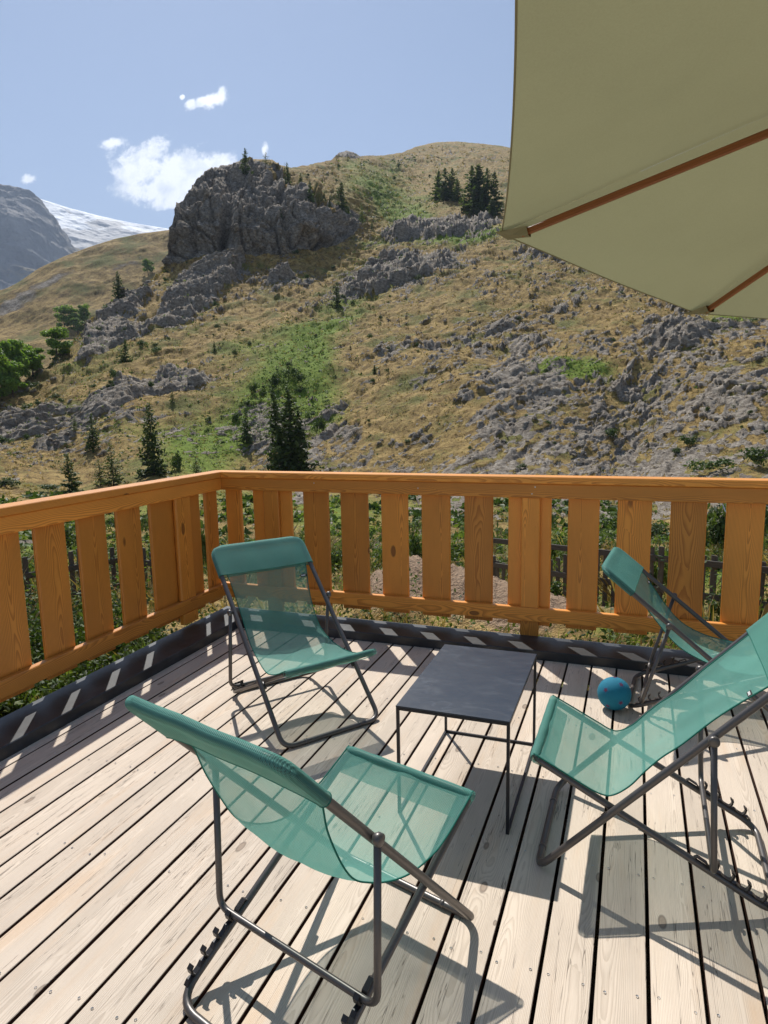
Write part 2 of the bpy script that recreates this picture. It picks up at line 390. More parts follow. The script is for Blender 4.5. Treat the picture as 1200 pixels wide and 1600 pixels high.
M['dryweed'] = leaf('dry_stalks', (0.24, 0.17, 0.075), (0.42, 0.32, 0.15), 0.3, 0.7)
M['redweed'] = leaf('red_weeds', (0.20, 0.06, 0.035), (0.30, 0.13, 0.06), 0.3, 0.6)
M['bark'] = simple('bark', (0.085, 0.06, 0.045), 0.9, 0, (9, 0.8), 0.5)

# ground of the mountainside: attributes rock, green, dry from the terrain mesh
def ground_mat(name, rockscale=1.0, haze=0):
    m, t, out = newmat(name)
    P = t.new('ShaderNodeTexCoord').outputs['Object']
    rk = t.attr('rock').outputs['Fac']; gr = t.attr('green').outputs['Fac']; so_ = t.attr('soil').outputs['Fac']
    s = rockscale
    nA = t.noise(P, 0.9*s, 6, 0.62); nB = t.noise(P, 4.5*s, 5, 0.65); nC = t.noise(P, 0.16*s, 4, 0.55); nD = t.noise(P, 16*s, 3, 0.7)
    # grass
    dry = t.ramp(t.m('ADD', t.m('MULTIPLY', nA, 0.6), t.m('MULTIPLY', nB, 0.4)), [(0.32, (0.085, 0.054, 0.022)), (0.43, (0.215, 0.138, 0.046)), (0.55, (0.42, 0.285, 0.100)), (0.68, (0.62, 0.45, 0.18))])
    olv = t.ramp(nB, [(0.3, (0.070, 0.070, 0.018)), (0.52, (0.18, 0.175, 0.045)), (0.72, (0.32, 0.28, 0.09))])
    grn = t.ramp(t.m('ADD', t.m('MULTIPLY', nB, 0.6), t.m('MULTIPLY', nA, 0.4)), [(0.3, (0.045, 0.075, 0.010)), (0.5, (0.155, 0.225, 0.022)), (0.7, (0.31, 0.38, 0.050))])
    g = t.mix(t.smooth(t.m('ADD', nC, t.m('MULTIPLY', t.m('SUBTRACT', nB, 0.5), 0.5)), 0.49, 0.66), dry, olv)
    nE = t.noise(t.v('MULTIPLY', P, (1, 1, 1.8)), 1.9*s, 4, 0.72)
    g = t.mix(t.m('MULTIPLY', t.smooth(nE, 0.55, 0.66), 0.75), g, (0.055, 0.045, 0.020))
    g = t.mix(t.smooth(t.m('ADD', gr, t.m('MULTIPLY', t.m('SUBTRACT', nB, 0.5), 0.8)), 0.25, 0.75), g, grn)
    # rock
    P2 = t.v('MULTIPLY', P, (1, 1, 1.7)); r1 = t.noise(P2, 1.4*s, 8, 0.66, 0.4); r2 = t.noise(P2, 7.0*s, 5, 0.7)
    rc = t.ramp(t.m('ADD', t.m('MULTIPLY', r1, 0.62), t.m('MULTIPLY', r2, 0.38)), [(0.30, (0.060, 0.047, 0.035)), (0.44, (0.19, 0.156, 0.120)), (0.56, (0.38, 0.33, 0.265)), (0.68, (0.66, 0.59, 0.49))])
    lich = t.smooth(t.noise(P, 2.6*s, 5, 0.7), 0.56, 0.72)
    rc = t.mix(t.m('MULTIPLY', lich, 0.55), rc, (0.22, 0.165, 0.095))
    geo = t.new('ShaderNodeNewGeometry'); nz = t.sep(geo.outputs['Normal'])[2]
    e = t.m('ADD', rk, t.m('MULTIPLY', t.m('SUBTRACT', nD, 0.5), 0.5))
    e = t.m('ADD', e, t.m('MULTIPLY', t.m('SUBTRACT', nB, 0.5), 0.5))
    f = t.smooth(e, 0.36, 0.56)
    col = t.mix(f, g, rc)
    col = t.mix(so_, col, t.ramp(t.m('ADD', t.m('MULTIPLY', nB, 0.5), t.m('MULTIPLY', nD, 0.5)), [(0.3, (0.20, 0.125, 0.075)), (0.7, (0.46, 0.33, 0.22))]))
    hb = t.m('ADD', t.m('MULTIPLY', t.m('ADD', nB, nD), 0.5), t.m('MULTIPLY', r1, f))
    princ(t, out, Base_Color=col, Roughness=0.9, Normal=bump(t, hb, 0.9, 0.22/s)).inputs['Specular IOR Level'].default_value = 0.2
    return m
M['hill'] = ground_mat('hillside_ground')
M['meadow'] = ground_mat('meadow_ground', 0.35)
# bare mountain and glacier
m, t, out = newmat('bare_mountain'); P = t.new('ShaderNodeTexCoord').outputs['Object']; geo = t.new('ShaderNodeNewGeometry')
a1 = t.noise(t.v('MULTIPLY', P, (1, 1, 0.5)), 0.011, 8, 0.65); hs = t.sep(P)[2]
c = t.ramp(a1, [(0.3, (0.10, 0.095, 0.09)), (0.5, (0.20, 0.19, 0.18)), (0.7, (0.33, 0.30, 0.27))])
c = t.mix(t.m('MULTIPLY', t.smooth(t.noise(P, 0.004, 5, 0.6), 0.5, 0.62), t.smooth(t.sep(geo.outputs['Normal'])[2], 0.35, 0.7)), c, (0.25, 0.19, 0.09))
princ(t, out, Base_Color=c, Roughness=0.95, Normal=bump(t, a1, 0.8, 30)); M['mountain'] = m
m, t, out = newmat('glacier_snow'); P = t.new('ShaderNodeTexCoord').outputs['Object']
a1 = t.noise(P, 0.006, 8, 0.65); rk = t.attr('rock').outputs['Fac']
c = t.mix(t.smooth(t.m('ADD', rk, t.m('MULTIPLY', t.m('SUBTRACT', a1, 0.5), 1.4)), 0.42, 0.58), t.ramp(t.noise(t.v('MULTIPLY', P, (1, 1, 3)), 0.02, 6, 0.7), [(0.35, (0.55, 0.60, 0.66)), (0.6, (0.86, 0.87, 0.88))]), t.ramp(a1, [(0.3, (0.11, 0.11, 0.11)), (0.7, (0.34, 0.32, 0.31))]))
princ(t, out, Base_Color=c, Roughness=0.7, Normal=bump(t, a1, 0.5, 20)); M['glacier'] = m
# ball
m, t, out = newmat('blue_felt'); P = t.new('ShaderNodeTexCoord').outputs['Object']; n = t.noise(P, 160, 4, 0.7); n3 = t.noise(P, 16, 3, 0.6)
k = t.m('ADD', 0.72, t.m('ADD', t.m('MULTIPLY', n, 0.3), t.m('MULTIPLY', n3, 0.25)))
princ(t, out, Base_Color=t.mix(1.0, (0.006, 0.185, 0.285), t.comb(k, k, k), 'MULTIPLY'), Roughness=0.85, Normal=bump(t, n, 0.6, 0.002)); M['ball'] = m
M['pink'] = simple('dusty_pink_print', (0.13, 0.035, 0.09), 0.8, 0, (120, 0.4)); M['lilac'] = simple('lilac_print', (0.06, 0.17, 0.36), 0.8, 0, (120, 0.4))

# ------------------------------------------------------------------ terrain
def raydir(x, y):
    """horizontal unit direction and slope (rise per metre) for picture positions of the survey from the deck"""
    x = np.asarray(x, float); y = np.asarray(y, float)
    d = FWD[:, None] + ((x-600)/FPX)*RGT[:, None] - ((y-800)/FPX)*UPV[:, None]
    h = np.hypot(d[0], d[1]); return d[0]/h, d[1]/h, d[2]/h
def at(x, y, d):
    X, Y, S = raydir(np.ravel(x), np.ravel(y)); d = np.ravel(d)
    return np.stack([X*d, Y*d, CAM_H + S*d], 1)
def tps(P, v, Q, sm=0.0):
    P = np.asarray(P, float)/400; Q = np.asarray(Q, float)/400
    def U(r2): return np.where(r2 > 1e-12, 0.5*r2*np.log(np.maximum(r2, 1e-12)), 0)
    n = len(P); K = U(((P[:, None]-P[None])**2).sum(-1)) + sm*np.eye(n)
    A = np.zeros((n+3, n+3)); A[:n, :n] = K; A[:n, n] = 1; A[:n, n+1:] = P; A[n, :n] = 1; A[n+1:, :n] = P.T
    w_ = np.linalg.solve(A, np.r_[v, 0, 0, 0]); out = np.empty(len(Q))
    for i in range(0, len(Q), 60000):
        q = Q[i:i+60000]; out[i:i+60000] = U(((q[:, None]-P[None])**2).sum(-1)) @ w_[:n] + w_[n] + q @ w_[n+1:]
    return out
def blob(x, y, cx, cy, rx, ry, ang=0):
    c, s = math.cos(R(ang)), math.sin(R(ang)); u = (x-cx)*c - (y-cy)*s; v = (x-cx)*s + (y-cy)*c   # ang>0 rises to the right
    return np.exp(-((u/rx)**2 + (v/ry)**2))
def grid_faces(nc, nr):
    c, r = np.meshgrid(np.arange(nc-1), np.arange(nr-1), indexing='ij'); i = (c*nr + r).ravel()
    return np.stack([i, i+nr, i+nr+1, i+1], 1)
def normals(Pg):
    dc = np.gradient(Pg, axis=0); dr = np.gradient(Pg, axis=1); n = np.cross(dc, dr)
    n /= np.linalg.norm(n, axis=2)[..., None] + 1e-9; return n

SKY = np.array([(-2600, 900), (-1200, 760), (-400, 690), (-150, 655), (-60, 634), (0, 612), (40, 596), (75, 572), (105, 548), (130, 524), (150, 505), (180, 486), (205, 466), (235, 444), (256, 424),
    (262, 414), (266, 385), (270, 345), (277, 318), (290, 298), (300, 288), (318, 272), (335, 262), (352, 256), (372, 251), (400, 249), (425, 250), (438, 258), (455, 263), (480, 260), (505, 253), (518, 250),
    (528, 241), (541, 237), (552, 240), (562, 245), (600, 243), (628, 239), (650, 229), (680, 223), (715, 221), (750, 224), (790, 230), (850, 240), (950, 262), (1100, 280), (1300, 290), (1800, 330), (2600, 500), (3800, 700)], float)
def skyline(x): return np.interp(x, SKY[:, 0], SKY[:, 1])
CTRL = []
def near(x, y): return 2.06/((y-(638.6-.0202*(x-600)))/FPX)
for x in (-2400, -900, -200, 200, 600, 1000, 1400, 2400, 3600):
    for y in (1100, 1010): CTRL.append((x, y, near(x, y)))
    CTRL += [(x, 950, 9.2), (x, 905, 14.5), (x, 855, 24.0), (x, 800, 41.0)]
for x, k in ((-2400, 1.3), (-900, 1.25), (-200, 1.2), (100, 1.15), (400, 1.02), (650, .95), (900, .88), (1200, .85), (1600, .85), (2400, .9), (3600, 1)):
    CTRL += [(x, 740, 61*k), (x, 690, 69*k), (x, 600, 87*k)]
for x, y, d in [(250, 500, 133), (400, 500, 127), (600, 500, 117), (850, 500, 108), (1100, 500, 103), (1400, 500, 103), (2400, 550, 95), (140, 530, 132),
    (262, 425, 166), (300, 412, 163), (400, 408, 163), (500, 400, 165), (560, 385, 172), (270, 360, 168), (300, 340, 167), (400, 330, 168), (500, 330, 172),
    (290, 306, 174), (330, 285, 180), (400, 285, 186), (350, 262, 197), (420, 256, 205), (450, 275, 200), (500, 280, 212), (560, 300, 218), (620, 400, 165), (700, 400, 157), (850, 400, 152), (1000, 400, 147), (1300, 400, 140),
    (620, 330, 235), (700, 330, 228), (800, 330, 225), (1000, 330, 215), (1300, 330, 215), (540, 250, 300), (600, 250, 360), (600, 285, 285), (700, 285, 310), (700, 225, 470), (650, 240, 420), (780, 235, 450), (800, 280, 330), (1000, 280, 360), (1300, 295, 330), (2400, 480, 130), (3600, 680, 70), (-2400, 880, 40), (-900, 720, 70), (-200, 650, 100), (0, 620, 106), (60, 590, 112)]: CTRL.append((x, y, d))
CTRL = np.array(CTRL, float)
def depth(x, y):
    # slope-friendly warp: interpolate log distance
    return np.exp(tps(CTRL[:, :2], np.log(CTRL[:, 2]), np.stack([np.ravel(x), np.ravel(y)], 1), 2e-4))

def rock_density(x, y):
    r = np.full(x.shape, 0.13)
    r += 0.16*sstep(x + 0.5*(y-600), 560, 800)*sstep(y, 430, 560)*(1-0.35*sstep(y, 745, 790))
    for b, k in [((970, 660, 210, 90, 8), .22), ((800, 600, 200, 70, -30), .18), ((640, 425, 90, 20, 14), .60), ((550, 462, 60, 12, 18), .35), ((700, 362, 80, 16, 6), .66), ((625, 376, 24, 10, 10), .4), ((860, 400, 60, 12, 0), .35),
                 ((1130, 520, 90, 30, 0), .3), ((1060, 545, 60, 25, -10), .3), ((900, 450, 160, 40, 0), .12), ((185, 500, 70, 20, 40), .55), ((300, 470, 75, 24, 42), .6), ((330, 440, 50, 22, 30), .5), ((380, 470, 60, 12, 20), .25), ((280, 605, 45, 16, 4), .75), ((200, 625, 50, 16, 20), .45),
                 ((170, 545, 60, 12, 28), .45), ((500, 700, 90, 40, 0), .42), ((430, 690, 50, 50, 60), .35), ((60, 680, 90, 40, 0), .35), ((20, 700, 60, 40, 0), .3), ((190, 660, 80, 25, 0), .25), ((545, 240, 24, 9, 0), .9), ((400, 650, 40, 60, 0), .15),
                 ((1150, 815, 100, 55, 0), .8), ((1100, 720, 120, 40, 0), .35), ((960, 800, 60, 40, 0), .5), ((700, 800, 60, 30, 0), .35), ((480, 790, 40, 30, 0), .4), ((660, 250, 80, 14, 8), .18), ((540, 640, 50, 30, 20), .15), ((620, 560, 50, 18, 20), .2), ((440, 440, 60, 12, 5), .25),
                 ((560, 295, 70, 30, -10), -.05), ((250, 560, 80, 20, 20), -.12), ((330, 530, 120, 18, 12), -.16), ((600, 520, 60, 20, 10), -.05), ((430, 520, 80, 20, 10), -.08), ((650, 280, 90, 20, 0), -.15), ((905, 590, 55, 22, 0), -.4), ((600, 650, 60, 25, 10), -.12), ((700, 690, 60, 20, 20), -.1)]:
        r += k*blob(x, y, *b)
    return r
def cliff_mask(x, y):
    base = np.interp(x, [255, 262, 300, 340, 400, 440, 480, 520, 545, 565, 585], [418, 420, 414, 402, 405, 404, 394, 388, 372, 352, 330])
    top = np.interp(x, [255, 400, 440, 480, 520, 560, 585], [200, 262, 268, 292, 318, 335, 330])
    return sstep(base-y, -3, 5)*sstep(y-top, -14, 12)*sstep(x, 252, 262)*(1-sstep(x, 545, 580))
def green_density(x, y):
    g = np.zeros(x.shape)
    for b, k in [((545, 470, 80, 20, 30), .5), ((470, 575, 80, 30, 35), .75), ((500, 640, 60, 60, 50), .6), ((420, 640, 60, 50, 40), .5), ((595, 300, 85, 34, -15), .62), ((680, 380, 120, 8, 5), .4), ((520, 520, 90, 12, 25), .4), ((640, 345, 60, 22, -5), .5), ((560, 260, 60, 14, 0), .2), ((905, 592, 60, 18, 0), .75), ((870, 600, 70, 16, 0), .3),
                 ((1150, 505, 70, 16, -8), .5), ((740, 375, 60, 10, 8), .7), ((620, 440, 40, 12, 40), .4), ((330, 690, 110, 50, 30), .5), ((260, 510, 100, 40, 30), .3), ((400, 550, 110, 30, 20), .35), ((560, 420, 120, 20, 8), .3), ((130, 560, 80, 30, 30), .3), ((640, 260, 60, 20, 0), .25),
                 ((60, 870, 260, 60, 0), .55), ((1120, 890, 60, 40, 0), .9), ((900, 850, 90, 60, 0), .35), ((520, 820, 80, 40, 0), .35), ((20, 1060, 200, 70, 0), .4), ((900, 985, 300, 20, 0), .45), ((760, 470, 60, 14, 0), .2), ((590, 380, 60, 12, 10), .35), ((600, 790, 800, 38, 0), .45), ((350, 600, 260, 110, 20), .12), ((100, 640, 160, 60, 0), .15), ((300, 690, 280, 50, 0), .22)]:
        g += k*blob(x, y, *b)
    return g

xs = np.concatenate([np.linspace(-2600, -80, 70)[:-1], np.linspace(-80, 1280, 900), np.linspace(1280, 3800, 70)[1:]])
yb = 1110.0
tt = np.linspace(0, 1, 640)
NC, NR = len(xs), len(tt)
X = np.repeat(xs[:, None], NR, 1); sk = skyline(xs)[:, None]
# rows: 1/5 of them for the garden below y=745, the rest for the open slope above it
ysp = np.maximum(745.0, sk+40)
ysp2 = np.maximum(430.0, sk+6)
ysp = np.maximum(ysp, ysp2+20)
Y = np.where(tt[None] < 0.2, yb + (ysp-yb)*(tt[None]/0.2), np.where(tt[None] < 0.68, ysp + (ysp2-ysp)*((tt[None]-0.2)/0.48), ysp2 + (sk-ysp2)*((tt[None]-0.68)/0.32)))
D = depth(X, Y).reshape(NC, NR)
D = np.maximum.accumulate(D, axis=1) + np.arange(NR)[None]*1e-3
Pg = at(X, Y, D).reshape(NC, NR, 3)
Pf = Pg.reshape(-1, 3); xf, yf = X.ravel(), Y.ravel(); df = D.ravel()
# frame for strata: ribs of rock dip to the lower left
h = Pf[:, 0]*_rt[0] + Pf[:, 1]*_rt[1]; dpt = Pf[:, 0]*FWD[0] + Pf[:, 1]*FWD[1]; z = Pf[:, 2]
wig = 2.5*np.stack([pn(Pf*0.05), pn(Pf*0.05+50), pn(Pf*0.05+90)], 1)
c30, s30 = math.cos(R(33)), math.sin(R(33))
sa = h*c30 + z*s30*1.3; sb = -h*s30 + z*c30*1.3
S = np.stack([sa, sb, dpt*0.6], 1) + wig
Pw = Pf + wig
cl = cliff_mask(xf, yf)
rd = rock_density(xf, yf)
nm = 0.26*fbm(S*np.array([0.05, 0.16, 0.08]), 4, 0.55) + 0.42*fbm(S*np.array([0.20, 0.70, 0.35]), 4, 0.65) + 0.42*fbm(S*np.array([.9, 2.4, 1.2])+7, 3, .6)
rock = sstep(np.minimum(rd, .50) + nm*1.5, 0.36, 0.50)
rock = np.maximum(rock, cl)*sstep(df, 13, 19) + 0
near_m = sstep(df, 12, 30)
big = fbm(Pf*0.028, 3)*3.0 + 2.2*ridged(np.stack([h+.45*z, z*.35, dpt*.4], 1)*.045+3, 3)*sstep(df, 50, 75) + 1.3*fbm(S*np.array([.05, .16, .1])+60, 3)
def facet(p, tl=0.5):
    """cellular, planar-faced relief: sloping blocks"""
    i = np.floor(p); best = np.full(len(p), 9.0); val = np.zeros(len(p)); sec = np.full(len(p), 9.0)
    for a in (-1, 0, 1):
        for b in (-1, 0, 1):
            for c in (-1, 0, 1):
                q = i + np.array([a, b, c]); qi = q.astype(np.int64)
                hsh = _P[(_P[(_P[qi[:, 0] & 4095] + qi[:, 1]) & 4095] + qi[:, 2]) & 4095]
                fp = q + 0.5 + 0.42*_G[hsh]; dv = p - fp; d2 = (dv**2).sum(1)
                tilt = (dv*_G[(hsh*7+3) & 4095]).sum(1)
                hv = (_P[hsh]/4096.0)*0.9 + tilt*tl
                m_ = d2 < best; sec = np.where(m_, best, np.minimum(sec, d2)); val = np.where(m_, hv, val); best = np.where(m_, d2, best)
    return val, np.sqrt(sec)-np.sqrt(best)
f1, e1 = facet(S*np.array([0.16, 0.42, 0.22]), .35)
f2, e2 = facet(S*np.array([0.50, 1.3, 0.7]) + 13, .5)
f3, e3 = facet(S*np.array([1.5, 3.2, 2.0]) + 31, .6)
# tilted beds: slabs whose upper faces catch the light above short broken risers
def beds(ph_):
    u_ = ph_ - np.floor(ph_); return np.where(u_ < .78, u_/.78, (1-u_)/.22) - .5
wv1 = 1.5*fbm(S*np.array([.07, .12, .1]), 3); wv2 = 1.6*fbm(S*np.array([.22, .3, .3])+40, 3)
amp1 = .35 + .65*sstep(fbm(Pf*.06+11, 2), -.25, .35)
hr = 0.95*beds(-sb*.24 + wv1)*amp1 + 0.42*beds(-sb*.80 + wv2) + 0.50*(f1-.45) + 0.34*(f2-0.45) + 0.17*(f3-.45) - 0.14*(1-sstep(e2, 0, .14)) + 0.16*fbm(S*np.array([1.2, 2.6, 1.5]), 3)
hg = 0.60*fbm(Pw*np.array([.12, .12, .3]), 4) + 0.28*fbm(S*np.array([.5, 1.1, .7]), 3) + 0.16*fbm(Pf*2.2, 3, .7) + .30*beds(-sb*.24 + wv1)*amp1
# sheep tracks and little terraces across the grass
ph = z*0.42 + 0.13*h + 1.6*pn(Pf*0.06)
hg += 0.32*(np.abs(((ph % 1.0))-0.5)*2-0.5)*sstep(df, 50, 80)
# craggy outcrops standing proud of the turf, with short dark faces below
ocn = rd - .13 - .16*sstep(xf + 0.5*(yf-600), 560, 800)*sstep(yf, 430, 560)
ocn = np.clip(ocn, 0, .8)*(1 + 2.0*fbm(S*np.array([.10, .26, .2])+21, 4, .6)) 
oc = sstep(ocn, .26, .46)*(1-cl)*sstep(df, 60, 80)
rock = np.maximum(rock, sstep(ocn, .27, .36)*(1-cl)*sstep(df, 60, 80)*.95)
disp = hg*(1-rock) + (hr + 0.10)*rock*(1-cl) + oc*(1.1 + .7*(f1-.45))
# the crag: tall clefts, ledges, blocks
Pc = np.stack([h+.25*z, z*0.72-.15*h, dpt*0.6], 1) + wig*0.7
g1, q1 = facet(Pc*np.array([.10, .13, .1]) + 5, .30); g2, q2 = facet(Pc*np.array([.30, .22, .3]) + 9, .5); g3, q3 = facet(Pc*np.array([.75, .6, .7]) + 3, .6); g4, q4 = facet(Pc*np.array([2.0, 1.5, 2.0]), .7)
hc = 2.2*(g1-.4) + 1.3*(g2-.4) + 0.60*(g3-.4) + .26*(g4-.4) - 1.1*(1-sstep(q1, 0, .07)) - 0.6*(1-sstep(q2, 0, .07)) - .25*(1-sstep(q3, 0, .08)) + 0.25*fbm(Pc*1.2, 4, .6) + .9*beds(z*.16 + .5*pn(Pf*.06))
cleft = blob(xf, yf, 352, 360, 8, 50, -8)*3.5 + blob(xf, yf, 300, 380, 5, 40, 0)*1.5 + blob(xf, yf, 450, 370, 5, 36, 10)*1.5
disp = disp + (hc - cleft)*cl
disp = disp*near_m*np.clip(df/100, 0.25, 1.6) + big*sstep(df, 45, 80)*0.6*(1-cl)
# garden: lumpy lawn and a heap of dug earth by the fence
disp += (1-near_m)*(0.05*fbm(Pf*1.1, 3) + 0.02*fbm(Pf*5, 2))
N = normals(Pg).reshape(-1, 3)
N[:, :] = np.where((N @ np.array([-FWD[0], -FWD[1], 0.6]))[:, None] < 0, -N, N)
Nd = N.copy(); Nd[df < 30] = (0, 0, 1)
fade = np.minimum(1, (np.arange(NR)[::-1]/22.0+.22))[None].repeat(NC, 0).ravel()
Pd = Pf + Nd*(disp*fade)[:, None]
mound = 0.78*blob(Pd[:, 0], Pd[:, 1], -2.35, 8.3, 1.45, .95, 0)*(1+.25*fbm(Pf*1.6, 3)) + 0.28*blob(Pd[:, 0], Pd[:, 1], -1.1, 7.6, .9, .7, 0) 
Pd[:, 2] += mound + sstep(mound, .1, .4)*0.10*fbm(Pf*5, 4)
soil = sstep(mound + 0.25*fbm(Pf*2.2, 3), 0.13, 0.28)
green = green_density(xf, yf) + 0.35*fbm(Pf*np.array([.09, .09, .2]), 4) + 0.08*(df < 30)
green = green*(1-0.5*cl) + .1*cl
GREENG = np.clip(green*.9 + .5*fbm(S*np.array([.3, .8, .4])+5, 3) - .12, 0, 1).reshape(NC, NR)
ledge = cl*sstep(blob(xf, yf, 500, 300, 70, 26, -28)*.9 + blob(xf, yf, 420, 262, 60, 12, -5)*.7 + fbm(Pf*.18, 3)*.9, .42, .62)
rock = rock*(1-.8*ledge)
rockA = np.clip(rock*0.92 + 0.03 + 0.10*fbm(Pf*0.7, 3), 0, 1)
# far side of the ridge
Pd = Pd.reshape(NC, NR, 3); hd = np.stack([raydir(xs, skyline(xs))[0], raydir(xs, skyline(xs))[1], np.zeros(NC)], 1)
back = []
for dd, dz_ in ((3, -0.8), (9, -4.5), (22, -14), (45, -34)):
    back.append((Pd[:, -1] + hd*dd + np.array([0, 0, dz_]))[:, None])
PG = np.concatenate([Pd] + back, 1)
ext = lambda a: np.concatenate([a.reshape(NC, NR), np.repeat(a.reshape(NC, NR)[:, -1:], 4, 1)], 1).ravel()
me = mesh_np('hillside', PG.reshape(-1, 3), grid_faces(NC, NR+4), True, dict(rock=ext(rockA), green=ext(np.clip(green, 0, 1)), soil=ext(soil)))
tag(link('hillside', me, M['hill']), kind='structure')
def hill(px, py):
    """a point on the slope seen in this direction in the survey"""
    i = int(np.argmin(np.abs(xs-px))); j = int(np.argmin(np.abs(Y[i]-py))); return Pd[i, j]
ROCKG = rock.reshape(NC, NR)

# level ground under and behind the deck
def flat_ground():
    n = 60; gx = np.linspace(-14, 14, n); gy = np.linspace(-16, 4.9, n); A, B = np.meshgrid(gx, gy, indexing='ij')
    V = np.stack([A.ravel(), B.ravel(), np.full(n*n, -0.62) + 0.03*pn(np.stack([A.ravel(), B.ravel(), 0*A.ravel()], 1))], 1)
    me = mesh_np('ground', V, grid_faces(n, n), True, dict(rock=np.zeros(n*n), green=np.full(n*n, .3), soil=np.full(n*n, .6)))
    tag(link('ground', me, M['hill']), kind='structure')
flat_ground()

def far_layer(name, sky_pts, ybase, dbase, dtop, nc, nr, mat, amp, scale, x0, x1, rockf=None, pw=1.0):
    xs_ = np.linspace(x0, x1, nc); sp = np.array(sky_pts, float); sk_ = np.interp(xs_, sp[:, 0], sp[:, 1])
    t_ = np.linspace(0, 1, nr)[None]; Xg = np.repeat(xs_[:, None], nr, 1); Yg = ybase + (sk_[:, None]-ybase)*t_
    Dg = dbase + (dtop-dbase)*np.repeat(t_, nc, 0)**pw
    Pg_ = at(Xg, Yg, Dg).reshape(nc, nr, 3); N_ = normals(Pg_); N_ = np.where((N_ @ np.array([-FWD[0], -FWD[1], .6]))[..., None] < 0, -N_, N_)
    q = Pg_.reshape(-1, 3)/scale
    dsp = (ridged(q, 8, .58) * amp + fbm(q*.5, 3)*amp).reshape(nc, nr)*np.minimum(1, (nr-1-np.arange(nr))/8.0+.12)[None, :]
    Q = Pg_ + N_*dsp[..., None]
    hx, hy, _ = raydir(xs_, sk_); H_ = np.stack([hx, hy, 0*hx], 1); w_ = (dtop*.03)
    Q = np.concatenate([Q, (Q[:, -1] + H_*w_ + [0, 0, -w_*.4])[:, None], (Q[:, -1] + H_*w_*4 + [0, 0, -w_*4])[:, None]], 1)
    rk = np.zeros((nc, nr)) if rockf is None else rockf(Xg, Yg); rk = np.concatenate([rk, rk[:, -1:], rk[:, -1:]], 1)
    gr_ = (0.08 + 0.5*fbm(Q.reshape(-1, 3)/scale*1.3, 3)); 
    me_ = mesh_np(name, Q.reshape(-1, 3), grid_faces(nc, nr+2), True, dict(rock=rk.ravel(), green=np.clip(gr_, 0, 1), soil=np.zeros(rk.size)))
    tag(link(name, me_, mat), kind='structure'); return xs_, Yg, Q
mx_, mY_, mQ_ = far_layer('meadow_slope', [(-900, 640), (-300, 520), (-60, 482), (0, 458), (30, 441), (60, 420), (100, 401), (140, 386), (180, 373), (220, 365), (265, 360), (330, 352), (420, 345)], 700, 215, 430, 260, 240, M['meadow'], 3.0, 38, -500, 420,
    lambda x, y: .42*blob(x, y, 30, 478, 60, 12, 30) + .35*blob(x, y, 95, 440, 40, 6, 25) + .25*blob(x, y, 200, 415, 40, 6, 20) + .14+.5*fbm(np.stack([x.ravel()*.03,y.ravel()*.09,0*x.ravel()],1),5,.6).reshape(x.shape))
far_layer('bare_mountain_far', [(-900, 380), (-300, 330), (-120, 270), (-60, 300), (-20, 286), (0, 289), (12, 293), (22, 294), (40, 302), (52, 312), (64, 332), (76, 350), (90, 368), (103, 386), (125, 402), (160, 430), (240, 470)], 540, 2100, 2700, 420, 260, M['mountain'], 45, 330, -700, 240)
far_layer('glacier_mountain', [(-300, 280), (0, 296), (55, 309), (85, 318), (110, 326), (150, 336), (200, 347), (258, 357), (330, 372), (500, 400)], 470, 3600, 4700, 380, 220, M['glacier'], 30, 420, -100, 460,
    lambda x, y: .95*sstep(y, 352+(x-60)*.03, 372+(x-60)*.0)*(1-0*x) + 1.0*blob(x, y, 165, 352, 36, 8, 3) + .75*blob(x, y, 100, 330, 24, 4, -26))

# ------------------------------------------------------------------ deck, edging, railing
XK, YK = -2.739, 4.152          # inner foot of the black edging
mb = MB(); PITCHB = 0.1452; x = -0.203 + PITCHB/2
while x - PITCHB/2 > XK - 0.10: x -= PITCHB
SCREWS = []
bi = 0
while x < 4.2:
    wv_ = PITCHB-0.0115; x0, x1 = x-wv_/2, x+wv_/2
    if x1 > XK+0.02:
        if x0 < XK: x0 = XK
        joints = [-2.4, YK]
        if bi % 3 == 1: joints = [-2.4, 0.35+0.0*bi, YK]
        joints = [-2.4, YK]
        for a, b in zip(joints[:-1], joints[1:]):
            board(mb, ((x0+x1)/2, a+0.001, -0.014+RNG.uniform(-.0012, .0012)), (0, 1, 0), b-a-0.002, x1-x0, 0.028, (1, 0, 0), 0.0016, None, 1)
        for j in range(12):
            yj = -1.9 + j*0.52 + RNG.uniform(-.012, .012)
            for sx in (-.045, .045): SCREWS.append(((x0+x1)/2+sx+RNG.uniform(-.006, .006), yj+RNG.uniform(-.01, .01)))
    x += PITCHB; bi += 1
deck = mb.build('deck', M['deck']); tag(deck, kind='structure')
mb = MB()
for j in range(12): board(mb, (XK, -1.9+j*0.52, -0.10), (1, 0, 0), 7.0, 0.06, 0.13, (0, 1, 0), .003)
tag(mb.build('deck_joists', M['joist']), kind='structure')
mb = MB()
for (sx, sy) in SCREWS:
    if sy > YK or sx > 2.0 or sy < 0.8 or RNG.random() < .3: continue
    n = 10; V = [(sx+.0040*math.cos(2*PI*k/n), sy+.0040*math.sin(2*PI*k/n), .0022) for k in range(n)] + [(sx+.0018*math.cos(2*PI*k/n), sy+.0018*math.sin(2*PI*k/n), .0006) for k in range(n)]
    mb.add(V, [(k, (k+1) % n, n+(k+1) % n, n+k) for k in range(n)])
o = mb.build('deck_screws', M['screw'], deck)
